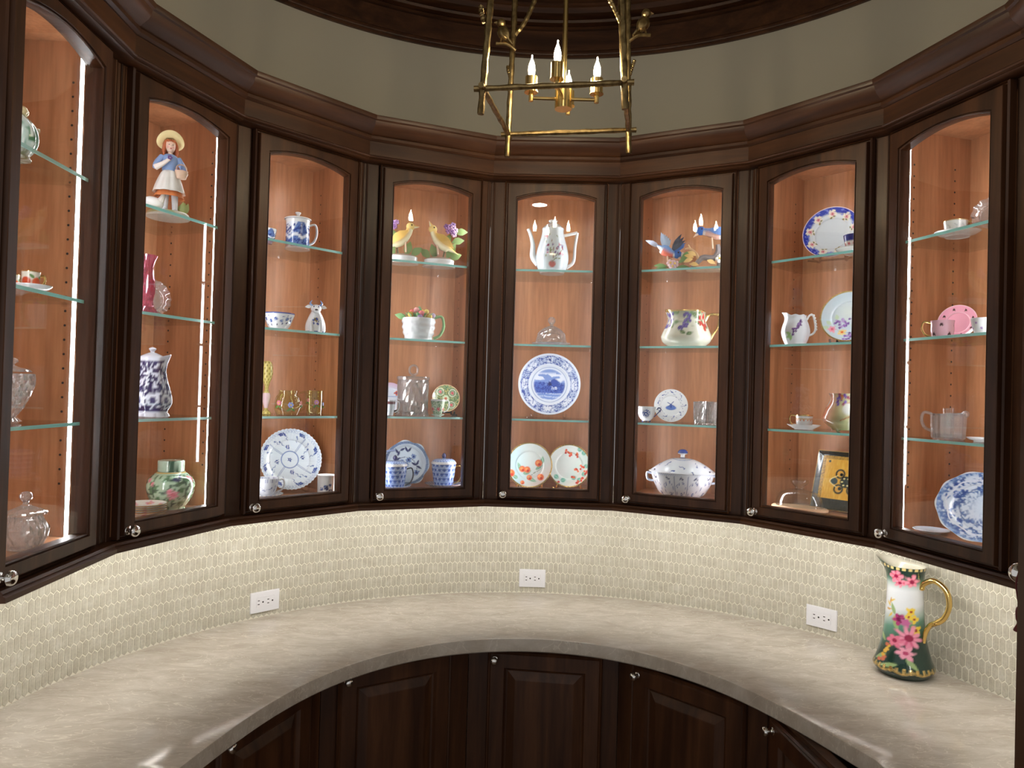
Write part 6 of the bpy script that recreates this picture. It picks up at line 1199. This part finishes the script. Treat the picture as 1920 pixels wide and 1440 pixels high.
w, h = 40 * m_, 33 * m_
def fn(X, Z, R, A): C = base(X, rgb(226, 178, 192)); [floret(C, X, Z, (i * w * 0.33, h * (0.72 if i % 2 == 0 else 0.2), w * 0.07)) for i in range(-4, 5)]; return C
ware(o, 'bowl', cup_prof(w, h, 0.86, 0.97), fn); handle(o, ear(-1, w / 2, h * 0.1, h * 0.9, w * 0.34), 0.003, GOLDC, metal=0.8)
o, m_ = item('teacup', 'white cup with violet sprigs beside the pink plate', 'cup', 7, 1, 1842, 605, 0.10, 0.9)
w, h = 38 * m_, 32 * m_
def fn(X, Z, R, A): C = base(X, rgb(226, 228, 230)); [flower(C, X, Z, i * w * 0.25, h * (0.4 + 0.3 * (i % 2)), w * 0.08, LILAC, PURP, 5, i) for i in range(-5, 6)]; return C
ware(o, 'bowl', cup_prof(w, h, 0.55, 0.85), fn); handle(o, ear(1, w / 2, h * 0.25, h * 0.85, w * 0.24), 0.0025, WHITE)
o, m_ = item('glass_creamer', 'clear panelled glass creamer with round handle', 'creamer', 7, 0, 1778, 798, 0.10, 0.9)
w, h = 58 * m_, 48 * m_
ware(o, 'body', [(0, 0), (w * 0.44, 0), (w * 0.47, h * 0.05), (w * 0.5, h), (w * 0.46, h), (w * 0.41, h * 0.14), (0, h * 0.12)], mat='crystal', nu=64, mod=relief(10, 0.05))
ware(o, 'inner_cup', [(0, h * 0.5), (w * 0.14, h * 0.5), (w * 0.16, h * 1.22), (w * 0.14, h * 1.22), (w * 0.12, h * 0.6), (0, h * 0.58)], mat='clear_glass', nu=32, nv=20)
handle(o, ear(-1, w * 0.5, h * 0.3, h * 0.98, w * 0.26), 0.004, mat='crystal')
MB().ell((w * 0.46, 0, h * 1.0), (w * 0.12, w * 0.12, w * 0.12), None, nu=12, nv=8).tube([(w * 0.46, 0, h), (-w * 0.1, 0, h * 0.98)], 0.0035, 8).build('stirrer', 'crystal', o)
o, m_ = item('small_dish', 'small flat white dish beside the glass creamer', 'dish', 7, 0, 1842, 817, 0.12)
ware(o, 'dish', saucer_prof(52 * m_, 0.010), c=WHITE)
o, m_ = item('blue_platter', 'large blue and white scalloped platter standing on the cabinet floor', 'platter', 7, -1, 1842, 955, 0.15, 0.75)
R_ = 66 * m_
def fn(x, z, r, a):
    C = base(x, rgb(214, 226, 240)); x2 = x / 1.15; v = noisep(x, z, 110, 4) * 0.55 + noisep(x, z, 240, 8) * 0.45
    mixc(C, (v - 0.47) * 8, rgb(96, 128, 186)); mixc(C, (v - 0.62) * 9, rgb(54, 82, 150)); mixc(C, (r - 0.86) * 8, rgb(150, 180, 222)); mixc(C, (noisep(x, z, 200, 2) - 0.55) * 8 * (r > 0.86), rgb(84, 116, 180))
    ringp(C, r + 0.02 * np.sin(a * 8), 0.76, 0.79, rgb(228, 234, 246), 0, 0.01); ringp(C, r + 0.03 * np.sin(a * 6), 0.50, 0.535, rgb(70, 98, 160), 0, 0.012); mixc(C, (0.46 - r) * 6 * 0.5, rgb(206, 220, 238)); ringp(C, r, 0.98, 1.2, WHITE[:3], 0, 0.01); return C
plate(o, 'dish', R_, 0.020, fn, 0.22, scallop=lambda a: 1 + 0.018 * np.cos(10 * a), aspect=1.15, nu=192, well=0.66, lip=0.001)
o, m_ = item('flat_plate', 'plain white plate lying flat before the blue platter', 'plate', 7, -1, 1746, 1002, 0.125)
ware(o, 'dish', saucer_prof(62 * m_, 0.010), c=rgb(214, 222, 236))

# ================================================================ tall vase on the countertop
Pb = onz(1694, 1262, Z_COUNTER); v = CAM - Pb
o = empty('tankard_vase', (Pb[0], Pb[1], Z_COUNTER + 0.0004), math.atan2(v[0], -v[1]) - 0.55); tag(o, 'tall green and white tankard vase with orchids and gold handle', 'vase')
m_ = float((Pb - CAM) @ FW) / FPX; w, h = 104 * m_, 205 * m_
def fn(X, Z, R, A):
    X = X - 0.55 * w * 0.45; x = X * 0.62; t = Z / h; C = base(X, rgb(222, 226, 230)); g = rgb(18, 52, 44); g2 = rgb(96, 146, 126)
    mixc(C, (0.62 - t) * 7 + x / w * 1.0, g2); mixc(C, (0.50 - t) * 5 + x / w * 1.2, g); mixc(C, (t - 0.78) * 10, g2); mixc(C, (t - 0.83) * 12, g); r_ = random.Random(2)
    for cx, cz, rr in ((-0.14, 0.90, 0.13), (0.10, 0.865, 0.14), (-0.08, 0.845, 0.10)): flower(C, x, Z, cx * w, cz * h, rr * w, rgb(236, 150, 170), rgb(150, 30, 70), 6, cx * 8, rgb(214, 80, 110))
    for cx, cz, an in ((-0.08, 0.42, 2.0), (-0.14, 0.55, 1.9), (0.0, 0.48, 0.6), (-0.2, 0.2, 3.9), (0.02, 0.2, -1.0), (-0.25, 0.30, 2.4), (-0.05, 0.14, 3.6)): leafp(C, x, Z, cx * w, cz * h, w * 0.24, w * 0.04, an, rgb(150, 176, 120))
    for j in range(9): leafp(C, x, Z, (-0.26 + 0.02 * j) * w, (0.66 - 0.022 * j) * h, w * 0.14, w * 0.022, 0.5 + j * 0.9, (rgb(222, 190, 90), rgb(204, 160, 96))[j % 2])
    for cx, cz, rr in ((0.09, 0.60, 0.085), (0.06, 0.55, 0.08), (0.14, 0.535, 0.085), (0.16, 0.44, 0.10)): flower(C, x, Z, cx * w, cz * h, rr * w, rgb(232, 200, 70), rgb(150, 60, 40), 4, cz * 9)
    flower(C, x, Z, -0.08 * w, 0.52 * h, 0.13 * w, rgb(176, 60, 120), rgb(110, 20, 70), 5, 0.4, rgb(130, 30, 84)); flower(C, x, Z, 0.02 * w, 0.50 * h, 0.09 * w, rgb(190, 100, 150), None, 5)
    flower(C, x, Z, 0.06 * w, 0.37 * h, 0.23 * w, rgb(236, 152, 180), rgb(150, 30, 70), 9, 0.2, rgb(214, 96, 134)); flower(C, x, Z, -0.12 * w, 0.33 * h, 0.13 * w, rgb(226, 120, 150), rgb(150, 30, 70), 6); flower(C, x, Z, 0.02 * w, 0.24 * h, 0.13 * w, rgb(236, 160, 184), rgb(190, 70, 110), 6)
    for j in range(8): dot(C, x, Z, (-0.24 + 0.05 * r_.uniform(-1, 1)) * w, (0.2 + 0.08 * r_.uniform(-1, 1)) * h, w * 0.03, (rgb(226, 180, 70), rgb(206, 110, 80))[j % 2])
    mixc(C, 1 - np.abs(t - 0.075 - 0.012 * np.sin(A * 9)) / 0.016, GOLDC, 1.0); mixc(C, (np.abs(np.sin(A * 14)) - 0.72) * 5 * (t > 0.07) * (t < 0.115), GOLDC, 1.0); mixc(C, (t - 1.2) * 200, GOLDC, 0.3)
    mixc(C, (np.abs(np.sin(A * 10)) - 0.5) * 4 * (t > 0.962) * (t < 0.985), rgb(214, 190, 130)); return C
def vm(r, z, a):
    t = np.clip((z / h - 0.80) / 0.2, 0, 1); f = np.clip(np.cos(a + 1.57), 0, 1)
    return r * (1 + 0.75 * t ** 2 * f ** 6), z + h * 0.05 * t * f ** 3
ware(o, 'body', [(0, 0), (w * 0.36, 0), (w * 0.42, h * 0.015), (w * 0.49, h * 0.055), (w * 0.5, h * 0.085), (w * 0.44, h * 0.16), (w * 0.37, h * 0.3), (w * 0.32, h * 0.5), (w * 0.295, h * 0.75), (w * 0.30, h * 0.88), (w * 0.325, h * 0.97), (w * 0.33, h * 0.985)], fn, nu=128, nv=140, mod=vm)
ware(o, 'interior', [(w * 0.33, h * 0.985), (w * 0.31, h * 0.975), (w * 0.28, h * 0.88), (w * 0.27, h * 0.7), (0, h * 0.68)], c=rgb(228, 224, 204), nu=128, nv=30, mod=vm)
hp = [(w * 0.28, 0, h * 0.80), (w * 0.34, 0, h * 0.855), (w * 0.52, 0, h * 0.90), (w * 0.72, 0, h * 0.84), (w * 0.78, 0, h * 0.72), (w * 0.70, 0, h * 0.60), (w * 0.56, 0, h * 0.535), (w * 0.46, 0, h * 0.50), (w * 0.38, 0, h * 0.42), (w * 0.355, 0, h * 0.33)]
mb = MB().tube(hp, [w * 0.05, w * 0.05, w * 0.048, w * 0.048, w * 0.045, w * 0.045, w * 0.05, w * 0.042, w * 0.042, w * 0.03], 12, samples=60)
mb.ell((w * 0.57, 0, h * 0.535), (w * 0.07, w * 0.06, h * 0.014), None).ell((w * 0.30, 0, h * 0.81), (w * 0.05, w * 0.05, h * 0.022), None); tag(mb.build('handle', 'gold', o), 'gold scroll handle')

# ---- red tassel hanging from a small knob on the far edge of the door casing
Pk = np.array([xj, yj + 0.08, at(1908, 1080, 0.905)[2]])
kb = tag(knob_mb(0.0125).build('knob', 'chrome', jb), 'round chrome knob'); kb.location = (xj + 0.018, yj + 0.079, Pk[2]); kb.rotation_euler = (0, 0, PI)
o = empty('key_tassel', (xj + 0.0155, yj + 0.094, at(1908, 1181, 0.92)[2])); tag(o, 'dark red tassel hanging from the knob at the door casing', 'tassel')
hk = Pk[2] - o.location.z
MB().tube([(-0.004, 0.0, hk + 0.004), (-0.006, 0.002, hk - 0.014), (0, 0.002, 0.028), (0.006, 0.002, hk - 0.014), (0.004, 0.0, hk + 0.004)], 0.0010, 6, samples=20).build('cord', 'maroon_cord', o)
ware(o, 'skirt', [(0.002, 0.032), (0.005, 0.030), (0.0062, 0.024), (0.0058, 0.015), (0.0045, 0.010), (0.0080, 0.0), (0, 0.0)], mat='maroon_cord', nu=40, nv=30, mod=relief(16, 0.12))

# ================================================================ chandelier
DC = 1.84
ctr = at(1057, 150, DC); ch = empty('chandelier', tuple(at(1056, 205, DC))); tag(ch, 'brass twig lantern chandelier with four candle bulbs and little birds', 'chandelier')
base_pt = np.array(ch.location)
def rel(p): return np.asarray(p) - base_pt
DN, DF = 1.69, 2.01
FLb, FLt = at(901, 214, DN), at(921, -10, DN); FRb, FRt = at(1172, 205, DN), at(1165, -10, DN)
BLb, BLt = at(951, 294, DF), at(966, -10, DF); BRb, BRt = at(1179, 288, DF), at(1177, -10, DF)
ztop = Z_CEIL - 0.02
def up_to(b_, t_, z):
    s_ = (z - b_[2]) / (t_[2] - b_[2]); return b_ + (t_ - b_) * s_
def twig(name, pts, r, par=ch, n=10):
    P = [rel(p) for p in pts]; S_ = spline(P, max(8, int(10 * len(P)))); r_ = random.Random(len(bpy.data.objects))
    S_[1:-1] += np.array([[r_.uniform(-0.0005, 0.0005) for _ in range(3)] for _ in range(len(S_) - 2)])
    rr = [r * (1 + 0.10 * math.sin(i * 1.7)) for i in range(len(S_))]
    return MB().tube(S_, rr, n, samples=len(S_)).build(name, 'brass', par)
LZ = FLb[2] + 0.62
tops = []
for b_, t_ in ((FLb, FLt), (FRb, FRt), (BLb, BLt), (BRb, BRt)):
    e_ = up_to(b_, t_, LZ); tops.append(e_); twig('leg', [b_, b_ * 0.9 + t_ * 0.1, (b_ + t_) / 2, t_, e_], 0.0082)
ext = lambda a_, b_, s_: (a_ - norm(b_ - a_) * s_, b_ + norm(b_ - a_) * s_)
cFL, cFR, cBL, cBR = at(906, 166, DN), at(1171, 155, DN), at(954, 252, DF), at(1178, 244, DF)
for a_, b_ in ((cFL, cFR), (cBL, cBR), (cFL, cBL), (cFR, cBR)): twig('bar', ext(a_, b_, 0.022), 0.0070)
for i in range(4):
    a_, b_ = tops[(0, 2, 0, 1)[i]], tops[(1, 3, 2, 3)[i]]; twig('bar', ext(a_, b_, 0.022), 0.0070)
apex = np.array([ctr[0], ctr[1], LZ + 0.16])
for e_ in tops: twig('roof_branch', [e_, (e_ + apex) / 2 + np.array([0, 0, 0.015]), apex], 0.0055)
# side shoots of the twigs
twig('shoot', [at(908, 42, DN), at(903, 25, DN), at(902, 10, DN)], 0.0058); twig('shoot', [at(965, 66, DF), at(985, 40, DF), at(1006, -8, DF), at(1020, -45, DF)], 0.0062); twig('shoot', [at(1164, 42, DN), at(1152, 16, DN), at(1138, -12, DN), at(1128, -40, DN)], 0.0055)
twig('shoot', [at(957, 146, DF), at(953, 133, DF), at(952, 124, DF)], 0.0045); twig('shoot', [at(1181, 140, DF), at(1186, 124, DF), at(1190, 112, DF)], 0.0048)
def little_bird(px, py, dist, mir):
    b_ = rel(at(px, py, dist)); mb = MB(); s_ = mir
    mb.ell(b_, (0.017, 0.015, 0.021), None, (0.5 * s_, 'Y')).ell(b_ + np.array([0.007 * s_, -0.002, 0.026]), (0.0125, 0.0125, 0.0125), None).tube([b_ + np.array([0.018 * s_, -0.003, 0.027]), b_ + np.array([0.027 * s_, -0.004, 0.026])], [0.005, 0.001], 8).tube([b_ + np.array([-0.008 * s_, 0, -0.012]), b_ + np.array([-0.026 * s_, 0, -0.032])], [0.010, 0.006], 8, flat=0.5)
    for q_ in (-1, 1): mb.leaf(b_ + np.array([0.004 * s_, q_ * 0.013, 0.008]), (-0.6 * s_, 0, -1), 0.036, 0.018, None, (0, q_, 0.1)).tube([b_ + np.array([0.006 * s_, q_ * 0.004, -0.016]), b_ + np.array([0.008 * s_, q_ * 0.005, -0.027])], 0.0018, 6)
    bo = mb.build('bird', 'brass', ch); tag(bo, 'small brass bird')
    MB().tube([b_ + np.array([-0.035 * s_, 0.004, -0.045]), b_ + np.array([-0.012 * s_, 0, -0.031]), b_ + np.array([0.02 * s_, 0, -0.029])], 0.0045, 8, samples=12).build('perch', 'brass', ch)
little_bird(944, 62, DF - 0.02, -1); little_bird(1206, 45, DF - 0.1, 1)
# stem, hub, arms, candles
hub = rel(at(1056, 205, DC)); P, *_ = lathe_pts([(0, 0), (0.0218, 0), (0.0218, 0.016), (0.0212, 0.0165), (0.0212, 0.018), (0.0218, 0.0185), (0.0218, 0.056), (0.009, 0.058), (0, 0.058)], 32, sm=False); MB().grid(P + hub).build('hub', 'smooth_brass', ch, True, 0.5)
MB().tube([hub + np.array([0, 0, 0.05]), np.array([hub[0], hub[1], ztop - base_pt[2] + 0.3 * S])], 0.0062, 12).build('stem', 'smooth_brass', ch)
P, *_ = lathe_pts([(0, 0.0), (0.055, 0.0), (0.06, 0.012), (0.06, 0.02), (0, 0.02)], 32, sm=False); MB().grid(P + np.array([hub[0], hub[1], Z_CEIL + 0.20 * S - 0.02 - base_pt[2] + 0.018])).build('ceiling_rose', 'smooth_brass', ch, True, 0.5)
for px, py, dist in ((996.5, 150, DC), (1119.5, 143, DC), (1045, 122, DC - 0.081), (1066, 168, DC + 0.081)):
    c_ = rel(at(px, py, dist)); c_[2] = hub[2] + 0.040                      # foot of the candle cup
    MB().tube([hub + np.array([0, 0, 0.026]), c_ + np.array([0, 0, -0.014])], 0.0042, 8).tube([c_ + np.array([0, 0, -0.022]), c_], 0.0062, 10).build('arm', 'smooth_brass', ch)
    P, *_ = lathe_pts([(0, 0), (0.0175, 0), (0.0175, 0.002), (0.0156, 0.003), (0.0156, 0.040), (0.0120, 0.041), (0, 0.040)], 28, sm=False); cup_ = MB().grid(P + c_).build('candle_cup', 'smooth_brass', ch, True, 0.5)
    P, *_ = lathe_pts([(0, 0.040), (0.0062, 0.041), (0.0075, 0.048), (0.0088, 0.057), (0.0076, 0.069), (0.0046, 0.079), (0.0018, 0.087), (0.0012, 0.096), (0, 0.097)], 24, 30); tag(MB().grid(P + c_).build('bulb', 'bulb_light', ch), 'glowing flame-tipped bulb')

# ---- lamps of the lit cabinet row that lie wholly outside the picture carry it in their name
bpy.context.view_layer.update()
for ob in list(bpy.data.objects):
    if ob.type == 'MESH' and ob.data.materials and ob.data.materials[0].name in ('led_light', 'under_light'):
        W = np.array([list(ob.matrix_world @ Vector(c)) for c in ob.bound_box]) - CAM; f_ = W @ FW
        u_, v_ = 960 + FPX * (W @ RT) / np.maximum(f_, 1e-3), 720 - FPX * (W @ UP) / np.maximum(f_, 1e-3)
        if (f_ < 0.05).all() or u_.max() < 0 or u_.min() > 1920 or v_.max() < 0 or v_.min() > 1440:
            ob.name = ob.data.name.split('.')[0] + '_offscreen'
